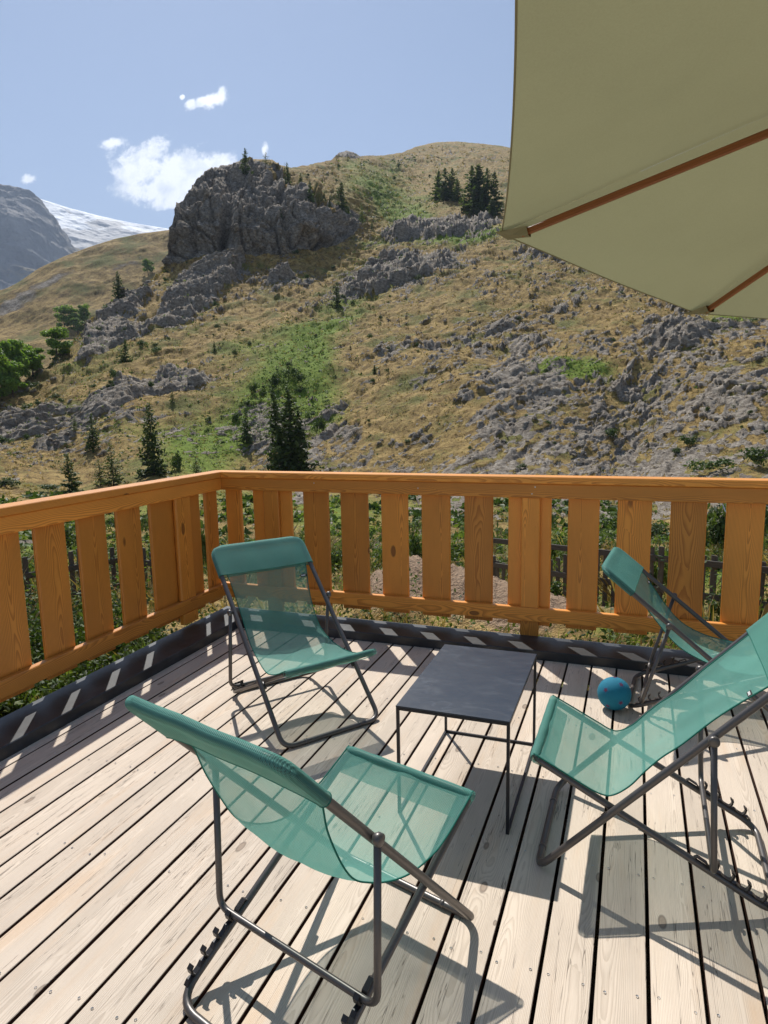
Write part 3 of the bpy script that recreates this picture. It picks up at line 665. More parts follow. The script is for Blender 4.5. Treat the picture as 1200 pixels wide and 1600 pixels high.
# dark backing so that the screw recesses read
KH = 0.062
def edging():
    me = bpy.data.meshes.new('kerb'); bm = bmesh.new()
    # L-shaped low box, mitred in the corner, with a slight fall outwards
    kw = 0.291
    prof = [(0, -0.02), (0, KH-0.004), (0.004, KH), (kw, KH-0.006), (kw, -0.25)]
    loops = []
    for end in ('L', 'C', 'R'):
        vs = []
        for o_, z_ in prof:
            p = {'L': (XK-o_, -3.0), 'C': (XK-o_, YK+o_), 'R': (4.3, YK+o_)}[end]; vs.append(bm.verts.new((p[0], p[1], z_)))
        loops.append(vs)
    for a, b in zip(loops[:-1], loops[1:]):
        for i in range(len(prof)-1): bm.faces.new((a[i], a[i+1], b[i+1], b[i]))
    bmesh.ops.recalc_face_normals(bm, faces=bm.faces); bm.to_mesh(me); bm.free(); return me
k = link('kerb', edging(), M['kerb']); tag(k, kind='structure')

rail = empty('wooden_railing', (-3.02, 4.44, 0), 0, 'orange varnished wooden railing with wide spaced slats running round the deck corner', 'railing')
RX, RY = -3.001, 4.414          # inner faces
OX, OY = -3.02, 4.44
def rb(name, mb, mat='larch'): 
    o = mb.build(name, M[mat], rail); o.matrix_parent_inverse = Matrix.Translation((3.02, -4.44, 0)); return o
HC, HCB, HRB, HBT, HBB = 1.143, 1.096, 1.002, 0.257, 0.163
T = 0.042
def mitred(mb, z0, z1, inn, outw, bev=0.004):
    """two lengths of rail mitred at the corner, from inner offset inn to outer offset outw (towards the outside)"""
    zs = (z0, z1)
    for side in (0, 1):
        prof = [(inn, z0+bev), (inn, z1-bev), (inn+bev, z1), (outw-bev, z1), (outw, z1-bev), (outw, z0+bev), (outw-bev, z0), (inn+bev, z0)]
        V, W = [], []
        NS = 1
        for e in (0, 1):
            for o_, zz in prof:
                if side == 0: p = (RX-o_, -3.0 if e == 0 else RY+o_-0.0006, zz)
                else: p = (4.3 if e == 0 else RX-o_+0.0006, RY+o_, zz)
                V.append(p); l_ = p[1] if side == 0 else p[0]; W.append((zz-(z0+z1)/2, o_, l_))
        F = [(i, (i+1) % 8, 8+(i+1) % 8, 8+i) for i in range(8)] + [tuple(reversed(range(8))), tuple(range(8, 16))]
        yield V, F, W
for nm, z0, z1, i_, o_ in (('handrail', HCB+.001, HC, -0.012, 0.118), ('top_rail', HRB, HCB, 0.0, T), ('bottom_rail', HBB, HBT, 0.0, T)):
    for V, F, W in mitred(None, z0, z1, i_, o_):
        mb = MB(); mb.add(V, F, W, random.random()); rb(nm, mb)
SZ0, SZ1 = 0.128, HCB-0.004
def slat_far(a, b):
    mb = MB(); board(mb, ((a+b)/2, RY+T+.0135, SZ0), (0, 0, 1), SZ1-SZ0, b-a, 0.025, (1, 0, 0), 0.006); rb('slat', mb)
def slat_left(a, b):
    mb = MB(); board(mb, (RX-T-.0135, (a+b)/2, SZ0), (0, 0, 1), SZ1-SZ0, b-a, 0.025, (0, 1, 0), 0.006); rb('slat', mb)
gf = [(-2.858, -2.752), (-2.417, -2.319), (-2.111, -2.013), (-1.797, -1.694), (-1.493, -1.391), (-1.185, -1.083), (-.886, -.781), (-.499, -.392), (-.198, -.089), (.114, .222), (.426, .531), (.737, .845), (1.05, 1.155), (1.36, 1.465), (1.67, 1.775), (1.98, 2.085), (2.29, 2.395), (2.6, 2.7), (2.91, 3.01), (3.22, 3.32), (3.53, 3.63)]
prev = RX+.002
for a, b in gf: slat_far(prev, a); prev = b
gl = [(4.257, 4.183), (3.631, 3.538), (3.32, 3.225), (3.001, 2.91), (2.697, 2.603), (2.385, 2.29), (2.075, 1.98), (1.765, 1.67), (1.455, 1.36), (1.145, 1.05), (.835, .74), (.525, .43), (.215, .12), (-.095, -.19), (-.405, -.5), (-.715, -.81), (-1.025, -1.12)]
prev = RY-.002
for a, b in gl: slat_left(a, prev); prev = b
def post_far(a, b):
    mb = MB(); board(mb, ((a+b)/2, RY+.0255, HBT+.002), (0, 0, 1), HRB-HBT-.004, b-a, 0.030, (1, 0, 0), 0.006)
    board(mb, ((a+b)/2, RY+.0245, KH), (0, 0, 1), HBB-KH-.002, b-a, 0.030, (1, 0, 0), 0.003); rb('post', mb)
def post_left(a, b):
    mb = MB(); board(mb, (RX-.024, (a+b)/2, HBT+.002), (0, 0, 1), HRB-HBT-.004, b-a, 0.034, (0, 1, 0), 0.010)
    board(mb, (RX-.020, (a+b)/2, KH+.02), (0, 0, 1), HBB-KH-.022, b-a, 0.045, (0, 1, 0), 0.008); rb('post', mb)
post_far(-2.642, -2.512); post_far(-.69, -.568); post_far(1.2, 1.325); post_left(3.86, 4.03); post_left(2.12, 2.25); post_left(.55, .68)
# small screws in the cap and rail
for (x_, z_) in [(-2.2, 1.07), (-.62, 1.03), (-.60, 1.075), (.9, 1.07), (-1.4, 1.05)]:
    mb = MB(); n = 8; V = [(x_+.005*math.cos(2*PI*k/n), RY-.0012, z_+.005*math.sin(2*PI*k/n)) for k in range(n)]; mb.add(V, [tuple(range(n))]); rb('screw_head', mb, 'screw')

# ------------------------------------------------------------------ folding relax chairs
R0 = 0.0125
CH = dict(LA=1.191, a1=0.352, LB=0.856, b1=0.562, w=0.271, p=0.775, lp=0.446)
def make_chair(loc, th, al, prof, label, tagdark=True):
    t = empty('folding_chair', (loc[0], loc[1], 0), th, label, 'folding chair', 'teal folding sling chairs around the low table')
    LA, a1, LB, b1, w_, p, lp = (CH[k] for k in ('LA', 'a1', 'LB', 'b1', 'w', 'p', 'lp'))
    be = math.asin(a1*math.sin(al)/b1)
    A0 = Vector((a1*math.cos(al), 0, R0)); A1 = Vector((-(LA-a1)*math.cos(al), 0, R0+LA*math.sin(al)))
    B0 = Vector((-b1*math.cos(be), 0, R0)); B1 = Vector(((LB-b1)*math.cos(be), 0, R0+LB*math.sin(be)))
    Pv = A0 + (A1-A0)*p/LA; d = (B1-B0).normalized(); n = Vector((-d.z, 0, d.x)); O = B0 + n*.024
    m = O-Pv; bq = m.dot(d); tq = -bq - math.sqrt(max(bq*bq-(m.dot(m)-lp*lp), 1e-6)); Pb = O + d*tq
    wa, wb, wp = w_, w_-.030, w_+.024
    y = lambda P, v: Vector((P.x, v, P.z))
    # back frame: closed tube loop in its own tilted plane
    mb = MB(); tube(mb, rounded([y(A0, -wa), y(A1, -wa), y(A1, wa), y(A0, wa)], [.062, .05, .05, .062], True), R0, 14, True); mb.build('back_frame', M['steel'], t, True)
    mb = MB(); tube(mb, rounded([y(B0, -wb), y(B1, -wb), y(B1, wb), y(B0, wb)], [.075, .04, .04, .075], True), R0-.0008, 14, True); mb.build('seat_frame', M['steel'], t, True)
    mb = MB(); tube(mb, rounded([y(Pv, -wp), y(Pb, -wp), y(Pb, wp), y(Pv, wp)], .045), .0098, 12); mb.build('prop_frame', M['steel'], t, True)
    # tube collars where the frames are joined
    ad = (A1-A0).normalized()
    for P0_, dr, v in ((A0, ad, 1), (A0, ad, -1)):
        mb = MB(); c = y(P0_, v*wa) + dr*.33; tube(mb, [c-dr*.018+Vector((0, -v*.014, 0)), c+dr*.018+Vector((0, -v*.014, 0))], .0105, 10); mb.build('pivot_block', M['darksteel'], t, True)
    c = Vector((A0.x, 0, A0.z))
    for v in (-1, 1): mb = MB(); tube(mb, [c+Vector((0, v*.145, 0)), c+Vector((0, v*.16, 0))], R0+.0012, 14); mb.build('collar', M['steel'], t, True)
    for v in (-1, 1):
        # rounded pivot cap
        mb = MB(); c = y(Pv, v*(wp-.010)); tube(mb, [c, c+Vector((0, v*.008, 0)), c+Vector((0, v*.021, 0)), c+Vector((0, v*.024, 0))], [.011, .0165, .0165, .010], 16); mb.build('pivot_cap', M['steel'], t, True)
        # notched plate: ribbon of hooks above a web
        mb = MB(); base = B0 + n*(R0-.002); js = [tq + .052*j for j in range(-5, 6)]; js = sorted(j for j in js if .055 < j < max(tq, .235)+.01)
        path = [base + d*(js[-1]+.055), base + d*(js[-1]+.050) + n*.010, base + d*(js[-1]+.018) + n*.009]
        for j in reversed(js):
            path += [base + d*(j+.008) + n*.002, base + d*(j-.010) + n*.003, base + d*(j-.0165) + n*.016, base + d*(j-.013) + n*.030, base + d*(j-.001) + n*.034, base + d*(j-.0015)+n*.031, base + d*(j-.010)+n*.027, base + d*(j-.0135)+n*.014, base + d*(j-.0135) + n*.001, base + d*(j-.030) + n*.006]
        path += [base + d*(js[0]-.045) + n*0]
        hw = .0085; V = []; F = []
        for P_ in path: V += [(P_.x, v*wb-hw, P_.z), (P_.x, v*wb+hw, P_.z)]
        V2 = [(a, b, c_) for a, b, c_ in V]; 
        for i in range(len(path)-1): F.append((2*i, 2*i+1, 2*i+3, 2*i+2))
        mb.add(V2, F)
        o = mb.build('notch_plate', M['darksteel'], t)
        sm = o.modifiers.new('thick', 'SOLIDIFY'); sm.thickness = .003; sm.offset = 0
    # mesh sling
    pr = catmull([Vector((u, 0, z_)) for u, z_ in prof], 7)
    Ls = [0]
    for a, b in zip(pr[:-1], pr[1:]): Ls.append(Ls[-1]+(b-a).length)
    tot = Ls[-1]; nv = 22; V, W, F = [], [], []
    for i, (P_, l) in enumerate(zip(pr, Ls)):
        f = l/tot
        hw = wa - .006 - .045*math.sin(min(1, f/.80)*PI)**1.0*(1 if f < .8 else 0) - (.016 if f > .8 else .016*f/.8)
        tg = (pr[min(i+1, len(pr)-1)]-pr[max(i-1, 0)]).normalized(); nn = Vector((-tg.z, 0, tg.x))
        if nn.z < 0: nn = -nn
        sag = .020*math.sin(PI*min(1, max(0, f*1.08)))
        for j in range(nv+1):
            vv_ = -1+2*j/nv
            q = P_ - nn*(sag*(1-vv_*vv_)) + Vector((0, hw*vv_, 0)) + nn*(.004*math.exp(-((1-abs(vv_))/.1)**2) + .0055*math.sin(9*f+5*vv_)*math.sin(3*vv_+f*14)*(1-abs(vv_)))
            V.append(q); W.append((hw*vv_, 0, l))
    for i in range(len(pr)-1):
        for j in range(nv): a = i*(nv+1)+j; F.append((a, a+1, a+nv+2, a+nv+1))
    mb = MB(); mb.add(V, F, W); sl_ = mb.build('sling', M['sling'], t, True)
    for sg, nm in ((0, 'hem'), (nv, 'hem')):
        mb = MB(); tube(mb, [V[i*(nv+1)+sg] for i in range(len(pr))], .0026, 6); mb.build(nm, M['hem'], sl_, True)
    # head sleeve: two layers pulled over the top of the back frame
    mb = MB(); up = (A1-A0).normalized(); fr = Vector((up.z, 0, -up.x)); V, W, F = [], [], []
    SL = .185; rows = 16; nw = 24
    sec = []
    qs = [-1, -.994, -.98, -.962, -.945] + [-.9+1.8*j/14 for j in range(15)] + [.945, .962, .98, .994, 1]
    sec = [('f', q) for q in qs] + [('b', -q) for q in qs]
    rt = .019
    for i in range(rows+1):
        s = -SL + (SL+.0165)*min(1, i/(rows-2)) if i <= rows-2 else .0165
        zt = s + 0.0
        e = max(0, (s+.055)/.0715); shr = .058*(1-math.sqrt(max(0, 1-min(1, e)**2)))
        for side, q in sec:
            hw = wa + .0175 - shr; rt = .0175; xo = max(0, abs(q)*hw - (hw-.0175))
            edge = 1.0
            pin = .0135*(1-q**4)*max(0, min(1, -s/.05))*(.6+.4*math.sin(3.1*s/SL))
            th_ = (math.sqrt(max(0, rt*rt-xo*xo)) - pin*(1 if xo == 0 else 0))*(1 if i <= rows-2 else max(.0, .75-.7*(i-rows+2)))
            if s > -.03: th_ *= .55+.45*math.sqrt(max(0, 1-((s+.03)/.047)**2))
            off_ = th_ if side == 'f' else -th_
            ry = .0012*math.sin(7*q+18*s)*(1-q*q)
            P_ = A1 + up*s + fr*(off_+ry) + Vector((0, hw*q, 0)); V.append(P_); W.append((hw*q, 0, s+ (0 if side == 'f' else 1)))
    K = len(sec)
    for i in range(rows):
        for j in range(K): F.append((i*K+j, i*K+(j+1) % K, (i+1)*K+(j+1) % K, (i+1)*K+j))
    F.append(tuple(range(rows*K, rows*K+K)))
    mb.add(V, F, W); hs_ = mb.build('head_sleeve', M['sleeve'], t, True)
    mb = MB(); tube(mb, V[:K], .0017, 5, True); mb.build('seam', M['hem'], hs_, True)
    # front hem rolled round the seat bar
    mb = MB(); c = B1; V, W, F = [], [], []; K = 14
    for i in range(21):
        q = -1+2*i/20; yy = q*(wb+.012)
        for k in range(K):
            a = 2*PI*k/K; rr_ = .0165*(1 if abs(q) < .93 else .82)
            P_ = Vector((c.x-.004, yy, c.z)) + Vector((math.cos(be), 0, math.sin(be)))*rr_*math.cos(a)*1.0 + Vector((-math.sin(be), 0, math.cos(be)))*rr_*math.sin(a)*1.0
            P_ += Vector((.0006*math.sin(q*17+a), 0, .0006*math.cos(q*13+2*a)))
            V.append(P_); W.append((yy, 0, a*.017))
    for i in range(20):
        for k in range(K): F.append((i*K+k, i*K+(k+1) % K, (i+1)*K+(k+1) % K, (i+1)*K+k))
    mb.add(V, F, W)
    # underside flap
    V, W, F = [], [], []
    for i in range(6):
        s = i/5*.075
        for j in range(9):
            q = -1+2*j/8; P_ = B1 - d*(s+.006) - n*(.018+.004*math.sin(j*2+s*30)) + Vector((0, q*(wb+.008-.012*s/.075), 0)); V.append(P_); W.append((q*wb, 0, s))
    for i in range(5):
        for j in range(8): a = i*9+j; F.append((a, a+1, a+10, a+9))
    mb.add(V, F, W); mb.build('seat_sleeve', M['sleeve'], t, True)
    # side tag sewn just below the head sleeve
    i0 = next(i for i, l in enumerate(Ls) if l > .21); P_ = pr[i0]; tg = (pr[i0+1]-pr[i0-1]).normalized(); nn = Vector((-tg.z, 0, tg.x)); nn = nn if nn.z > 0 else -nn
    hw = wa - .045*math.sin(min(1, Ls[i0]/tot/.8)*PI) - .012
    mb = MB(); c = P_ + Vector((0, hw-.022, 0)) + nn*.0035; ay = Vector((0, 1, .0))
    board(mb, c-ay*.019, ay, .040, .016, .0016, tg, .0004); tg_o = mb.build('care_tag', M['black'], sl_)
    mb = MB(); rr_ = random.Random(3)
    for k, (a_, l_) in enumerate([(-.0135, .0045), (-.0075, .003), (-.003, .0045), (.003, .003), (.0075, .0035)]): board(mb, c+ay*a_+nn*.0016, ay, l_, .0065 if k % 2 else .0085, .0006, tg, .0001)
    mb.build('tag_print', M['white'], tg_o)
    t['_'] = 0; del t['_']
    return t
P2 = [(-.535, .878), (-.47, .805), (-.41, .735), (-.372, .62), (-.295, .465), (-.22, .398), (-.12, .348), (-.025, .332), (.098, .356), (.19, .392), (.262, .424)]
P4 = [(-.542, .868), (-.47, .790), (-.40, .722), (-.30, .622), (-.21, .520), (-.148, .462), (-.100, .408), (-.055, .352), (-.005, .314), (.035, .311), (.10, .340), (.19, .385), (.262, .420)]
P1 = [(-.585, .808), (-.52, .745), (-.46, .68), (-.385, .535), (-.285, .395), (-.19, .338), (-.06, .306), (.05, .308), (.16, .340), (.268, .393)]
P3 = [(-.627, .737), (-.55, .675), (-.49, .618), (-.40, .495), (-.30, .380), (-.19, .318), (-.06, .285), (.05, .282), (.17, .315), (.273, .360)]
make_chair((-1.562, 2.989), -.636, .758, P1, 'teal mesh folding chair in the railing corner facing the low table')
make_chair((-.744, 1.705), 1.285, .843, P2, 'nearest teal mesh folding chair seen from behind at bottom left of the deck')
make_chair((-.025, 2.425), 3.125, .83, P4, 'large teal mesh folding chair on the right with its seat beside the table')
make_chair((.546, 3.771), -.085, .678, P3, 'reclined teal mesh folding chair by the far railing behind the blue ball')

# ------------------------------------------------------------------ low table
tb = empty('low_table', (-.618, 2.685, 0), 0, 'square-framed low side table with a scuffed blue-black metal top', 'table')
TX0, TX1, TY0, TY1, TZ = -.840-.0+.618, -.395+.618, 2.325-2.685, 3.045-2.685, .455
mb = MB(); board(mb, ((TX0+TX1)/2, TY0, TZ-.0035), (0, 1, 0), TY1-TY0, TX1-TX0, .007, (1, 0, 0), .0015); mb.build('tabletop', M['tabletop'], tb)
q = .012; e = .0065
for sx, sy in ((TX0+e, TY0+e), (TX1-e, TY0+e), (TX0+e, TY1-e), (TX1-e, TY1-e)):
    mb = MB(); board(mb, (sx, sy, .0), (0, 0, 1), TZ-.0075, q, q, (1, 0, 0), .001); mb.build('leg', M['tableleg'], tb)
for a, b in (((TX0+.013, TY1-e), (TX1-.013, TY1-e)), ((TX0+e, TY0+.013), (TX0+e, TY1-.013)), ((TX1-e, TY0+.013), (TX1-e, TY1-.013))):
    d_ = Vector((b[0]-a[0], b[1]-a[1], 0)); mb = MB(); board(mb, (a[0], a[1], .0062), d_, d_.length, q-.001, q-.001, (0, 0, 1), .001); mb.build('floor_bar', M['tableleg'], tb)
for a, b in (((TX0+.013, TY1-e), (TX1-.013, TY1-e)), ((TX0+e, TY0+.013), (TX0+e, TY1-.013)), ((TX1-e, TY0+.013), (TX1-e, TY1-.013)), ((TX0+.013, TY0+e), (TX1-.013, TY0+e))):
    d_ = Vector((b[0]-a[0], b[1]-a[1], 0)); mb = MB(); board(mb, (a[0], a[1], TZ-.0135), d_, d_.length, q-.001, q-.001, (0, 0, 1), .001); mb.build('top_bar', M['tableleg'], tb)

# ------------------------------------------------------------------ ball
BR = .086
d_ = FWD + (959.8-600)/FPX*RGT - (1083.5-800)/FPX*UPV; tt_ = (BR-CAM_H)/d_[2]; bc = Vector((d_[0]*tt_, d_[1]*tt_, BR))
me = bpy.data.meshes.new('ball'); bm = bmesh.new(); bmesh.ops.create_uvsphere(bm, u_segments=48, v_segments=32, radius=BR)
for f_ in bm.faces: f_.smooth = True
# printed flowers: little stars with an outline ring sitting on the cover
tocam = (Vector((0, 0, CAM_H))-bc).normalized(); rx = tocam.cross(Vector((0, 0, 1))).normalized()*-1; ry = rx.cross(tocam)*-1
rnd = random.Random(5); dirs = []
for a_, b_ in ((-.52, .15), (.42, .62), (.42, -.55), (-.42, -.93), (.0, 1.35)):
    v_ = (Vector((0, 0, 0)) + tocam*math.cos(math.hypot(a_, b_)) + (rx*a_ + Vector((0, 0, 1)).cross(rx)*0 + (tocam.cross(rx)*-1 if tocam.cross(rx).z < 0 else tocam.cross(rx))*b_).normalized()*math.sin(math.hypot(a_, b_))).normalized(); dirs.append(v_)
for k in range(14):
    v_ = Vector((rnd.gauss(0, 1), rnd.gauss(0, 1), rnd.gauss(0, 1))).normalized()
    if all(v_.angle(o_) > .75 for o_ in dirs): dirs.append(v_)
for v_ in dirs:
    x_ = v_.orthogonal().normalized(); y_ = v_.cross(x_); a0 = rnd.random()*6
    def ringv(r1, r2, hgt, n=10): return [bm.verts.new((v_ + (x_*math.cos(a0+2*PI*k/n)+y_*math.sin(a0+2*PI*k/n))*((r1 if k % 2 else r2)/BR)).normalized()*(BR+hgt)) for k in range(n)]
    c_ = ringv(.0065, .0125, .0010); f_ = bm.faces.new(c_); f_.material_index = 1
    i_ = ringv(.0095, .0150, .0007); o_ = ringv(.0120, .0178, .0007)
    for k in range(10): f_ = bm.faces.new((i_[k], i_[(k+1) % 10], o_[(k+1) % 10], o_[k])); f_.material_index = 2
bmesh.ops.recalc_face_normals(bm, faces=bm.faces); bm.to_mesh(me); bm.free()
me.materials.append(M['ball']); me.materials.append(M['pink']); me.materials.append(M['lilac'])
bo = bpy.data.objects.new('ball', me); C.objects.link(bo); bo.location = bc; tag(bo, 'small blue felt ball with pink flower marks resting on the deck', 'ball')

# ------------------------------------------------------------------ parasol
hx, hy, zr, dzp, phu, tx_, ty_ = 1.053, 1.903, 2.033, .490, 2.161, -.114, .090
ang = math.hypot(tx_, ty_); TM = Matrix.Rotation(ang, 4, Vector((tx_, ty_, 0)).normalized())
OM = Matrix.Translation((hx, hy, zr)) @ TM
pu = empty('parasol', (hx, hy, 0), 0, 'khaki canvas parasol with brown wooden ribs tilted over the right side', 'parasol')
def pb(name, mb, mat, smooth=False, parent=None):
    o = mb.build(name, M[mat], parent or pu, smooth)
    if parent is None: o.matrix_parent_inverse = Matrix.Translation((-hx, -hy, 0))
    return o
RU = 1.5; mb = MB(); V, F, W = [], [], []
cor = [Vector((RU*math.cos(phu+2*PI*k/8), RU*math.sin(phu+2*PI*k/8), 0)) for k in range(8)]; apex = Vector((0, 0, dzp))
na, nb_ = 28, 30
for k in range(8):
    A_, B_ = cor[k], cor[(k+1) % 8]; o0 = len(V); mid = ((A_+B_)/2).normalized()
    for i in range(na+1):
        s = i/na
        for j in range(nb_+1):
            u_ = j/nb_; P_ = apex.lerp(A_.lerp(B_, u_), s)
            bow = 4*u_*(1-u_)
            P_ = P_ - mid*(.012*bow*s**2) - Vector((0, 0, 1))*(.010*bow*s)*(1) + Vector((0, 0, .012*math.sin(PI*s)))
            P_ = P_ + Vector((0, 0, .0012*s**4*math.sin(u_*PI*3+k)))
            V.append(OM @ P_); W.append((s, 0, u_))
    for i in range(na):
        for j in range(nb_): a = o0+i*(nb_+1)+j; F.append((a, a+1, a+nb_+2, a+nb_+1))
mb.add(V, F, W); can = pb('canopy', mb, 'canvas', True)
# hem round the rim
mb = MB(); rim = []
for k in range(8):
    o0 = k*(na+1)*(nb_+1)+na*(nb_+1)
    rim += V[o0:o0+nb_]
tube(mb, rim, .0022, 6, True); pb('rim_hem', mb, 'canvasdark', True)
for k in range(8):
    a = OM @ (cor[k]*.955 + apex*.045 - Vector((0, 0, .026))); b = OM @ (cor[k]*.03 + apex*.97 - Vector((0, 0, .045)))
    ax = (b-a); side = ax.cross(Vector((0, 0, 1))).normalized()
    mb = MB(); board(mb, a, ax, ax.length, .014, .021, side, .003); pb('rib', mb, 'rib')
    # cloth pocket that holds the tip of the rib
    c = OM @ (cor[k]*1.0 + Vector((0, 0, -.004))); inner = OM @ (cor[k]*.925 + apex*.075 - Vector((0, 0, .016)))
    ax2 = (inner-c).normalized(); up2 = side.cross(ax2).normalized(); up2 = up2 if up2.z > 0 else -up2
    V2 = []
    for s_, hw_, th_ in ((0, .060, .002), (.04, .040, .016), (.088, .022, .028)):
        for sx_, tz_ in ((-1, 1), (-1, -1), (1, -1), (1, 1)): V2.append(c + ax2*s_ + side*sx_*hw_*(1 if tz_ > 0 else .6) + up2*(-.002 if tz_ > 0 else -th_))
    F2 = [(4*i+j, 4*i+(j+1) % 4, 4*i+4+(j+1) % 4, 4*i+4+j) for i in range(2) for j in range(4)] + [(3, 2, 1, 0)]
    mb = MB(); mb.add(V2, F2); pb('rib_pocket', mb, 'canvasdark')
topp = OM @ (apex + Vector((0, 0, .05))); tilt = OM @ Vector((0, 0, -.25))
mb = MB(); tube(mb, [(tilt.x, tilt.y, .05), (tilt.x, tilt.y, tilt.z)], .024, 16); tube(mb, [tilt, topp], .022, 16); pb('pole', mb, 'rib', True)
mb = MB(); tube(mb, [OM @ (apex*.90), OM @ (apex*.98)], .06, 16); pb('hub', mb, 'rib', True)
mb = MB(); tube(mb, [(tilt.x, tilt.y, .0), (tilt.x, tilt.y, .05), (tilt.x, tilt.y, .06), (tilt.x, tilt.y, .22)], [.24, .24, .04, .035], 24); pb('base', mb, 'black', True)

# ------------------------------------------------------------------ ribbon caught under the far top rail
mb = MB(); x_ = .512; pts = [Vector((x_-.012, RY+.03, 1.006)), Vector((x_-.006, RY+.022, .99)), Vector((x_, RY+.018, .975)), Vector((x_+.004, RY+.02, .965)), Vector((x_+.010, RY+.015, .95))]
V = []; 
for i, p_ in enumerate(pts): V += [p_+Vector((-.0035, 0, 0)), p_+Vector((.0035, .001, 0))]
mb.add(V, [(2*i, 2*i+1, 2*i+3, 2*i+2) for i in range(4)]); o = mb.build('ribbon', M['whiteblue']); so_ = o.modifiers.new('t', 'SOLIDIFY'); so_.thickness = .001
tag(o, 'scrap of pale blue plastic ribbon caught under the far top rail', 'ribbon')

# ------------------------------------------------------------------ picket fences in the garden
def ground_z(x_, y_):
    g = Pd[:, :200].reshape(-1, 3); i = int(np.argmin((g[:, 0]-x_)**2+(g[:, 1]-y_)**2)); return float(g[i, 2])
def picket_fence(x0, y0, x1, y1, sp, label, hgt=.80):
    L_ = math.hypot(x1-x0, y1-y0); ux, uy = (x1-x0)/L_, (y1-y0)/L_; zb = ground_z((x0+x1)/2, (y0+y1)/2)
    f = empty('picket_fence', (x0, y0, zb), math.atan2(uy, ux), label, 'fence')
    n = int(L_/sp)
    for k in range(n+1):
        z_ = ground_z(x0+ux*k*sp, y0+uy*k*sp)-zb; post = k % 6 == 0
        mb = MB(); board(mb, (k*sp, 0 if not post else .02, z_-.1), (0, 0, 1), hgt+.1+RNG.uniform(-.04, .04)+.07*post, .075 if not post else .10, .02 if not post else .07, (1, RNG.uniform(-.03, .03), RNG.uniform(-.03, .03)), .006); mb.build('picket' if not post else 'post', M['oldwood'], f)
    z1 = ground_z(x1, y1)-zb
    for hz in (.22, .62):
        mb = MB(); ax = Vector((L_, 0, z1)); board(mb, (0, -.026, hz), ax, ax.length, .08, .026, (0, 0, 1), .004); mb.build('fence_rail', M['oldwood'], f)

# ------------------------------------------------------------------ fences (positions surveyed from the deck)
def gp(px, py, d): return at([px], [py], [d])[0]
a = gp(20, 879, 10.2); b = gp(186, 858, 10.9); c = gp(300, 888, 9.6)
picket_fence(a[0], a[1], b[0], b[1], .16, 'weathered grey picket fence seen low through the left railing slats')
picket_fence(b[0]+.1, b[1], c[0], c[1], .16, 'short grey picket fence turning behind the railing corner post')
a = gp(768, 848, 10.8); b = gp(1230, 915, 8.3)
picket_fence(a[0], a[1], b[0], b[1], .135, 'dark grey picket fence across the lawn behind the far railing')

# ------------------------------------------------------------------ leaf-card plants
def cards(cen, nrm, size, asp=1.0, rng=RNG, tint=None):
    """little four-cornered leaves: centres (n,3), facing nrm, half-size (n,)"""
    n = len(cen); nrm = nrm/(np.linalg.norm(nrm, axis=1)[:, None]+1e-9)
    r = rng.normal(size=(n, 3)); u = np.cross(nrm, r); u /= np.linalg.norm(u, axis=1)[:, None]+1e-9; v = np.cross(nrm, u)
    s = size[:, None]; bend = nrm*s*.35
    V = np.stack([cen-u*s*asp, cen-v*s*.55-bend*.3, cen+u*s*asp, cen+v*s*.55-bend*.3], 1).reshape(-1, 3)
    F = np.arange(n*4).reshape(n, 4); t_ = rng.random(n) if tint is None else tint
    return V, F, np.repeat(t_, 4)
def leaf_mesh(name, parts):
    V = []; F = []; T = []; o = 0
    for v, f, t_ in parts: V.append(v); F.append(f+o); T.append(t_); o += len(v)
    return mesh_np(name, np.concatenate(V), np.concatenate(F), False, dict(tint=np.concatenate(T)))
def conifer_parts(seed, width=.2, nb=95, per=9, droop=.25, sparse=0.0, bare=.04, irregular=.25, size=.030):
    g = np.random.default_rng(seed); C_, N_ = [], []
    for k in range(nb):
        z_ = bare + (1-bare)*(k+g.random())/nb
        r_ = width*(1-z_)**.66*(1-irregular/2+irregular*g.random())*(1+.2*math.sin(k*.9+seed)) + .008
        if g.random() < sparse: continue
        az = k*2.39996 + g.normal()*.3; dr = np.array([math.cos(az), math.sin(az), 0])
        m_ = max(3, int(per*(.35+r_/width)))
        t_ = (np.arange(m_)+g.random(m_))/m_; t_ = .12+.88*t_
        c_ = dr[None]*(r_*t_)[:, None] + np.array([0, 0, 1])*(z_ - droop*r_*t_**1.5 + .03*(t_ > .8))[:, None]
        c_ += g.normal(size=c_.shape)*.006
        for rep in range(2): C_.append(c_ + g.normal(size=c_.shape)*.008); N_.append(np.array([0, 0, 1.0])[None]*.8 + g.normal(size=c_.shape)*.55)
    cc = np.concatenate(C_); nn = np.concatenate(N_); sz = size*(.6+.8*g.random(len(cc)))*(1.15-.6*cc[:, 2])
    return cards(cc, nn, sz, 1.25, g)
def trunk_mesh(h=1.0, r=.016, seed=0, limbs=()):
    g = random.Random(seed); mb = MB(); pts = [Vector((g.gauss(0, .004)*(i > 0), g.gauss(0, .004)*(i > 0), h*i/7 - (.03 if i == 0 else 0))) for i in range(8)]
    tube(mb, pts, [r*(1-.85*i/7)*(1.25 if i == 0 else 1) for i in range(8)], 7)
    for (z0, az, L_, up_) in limbs:
        p0 = Vector((0, 0, z0)); d_ = Vector((math.cos(az), math.sin(az), up_)).normalized()
        tube(mb, [p0, p0+d_*L_*.5+Vector((0, 0, .02)), p0+d_*L_+Vector((0, 0, .06))], [r*.5, r*.35, r*.12], 5)
    return mb
CON = []
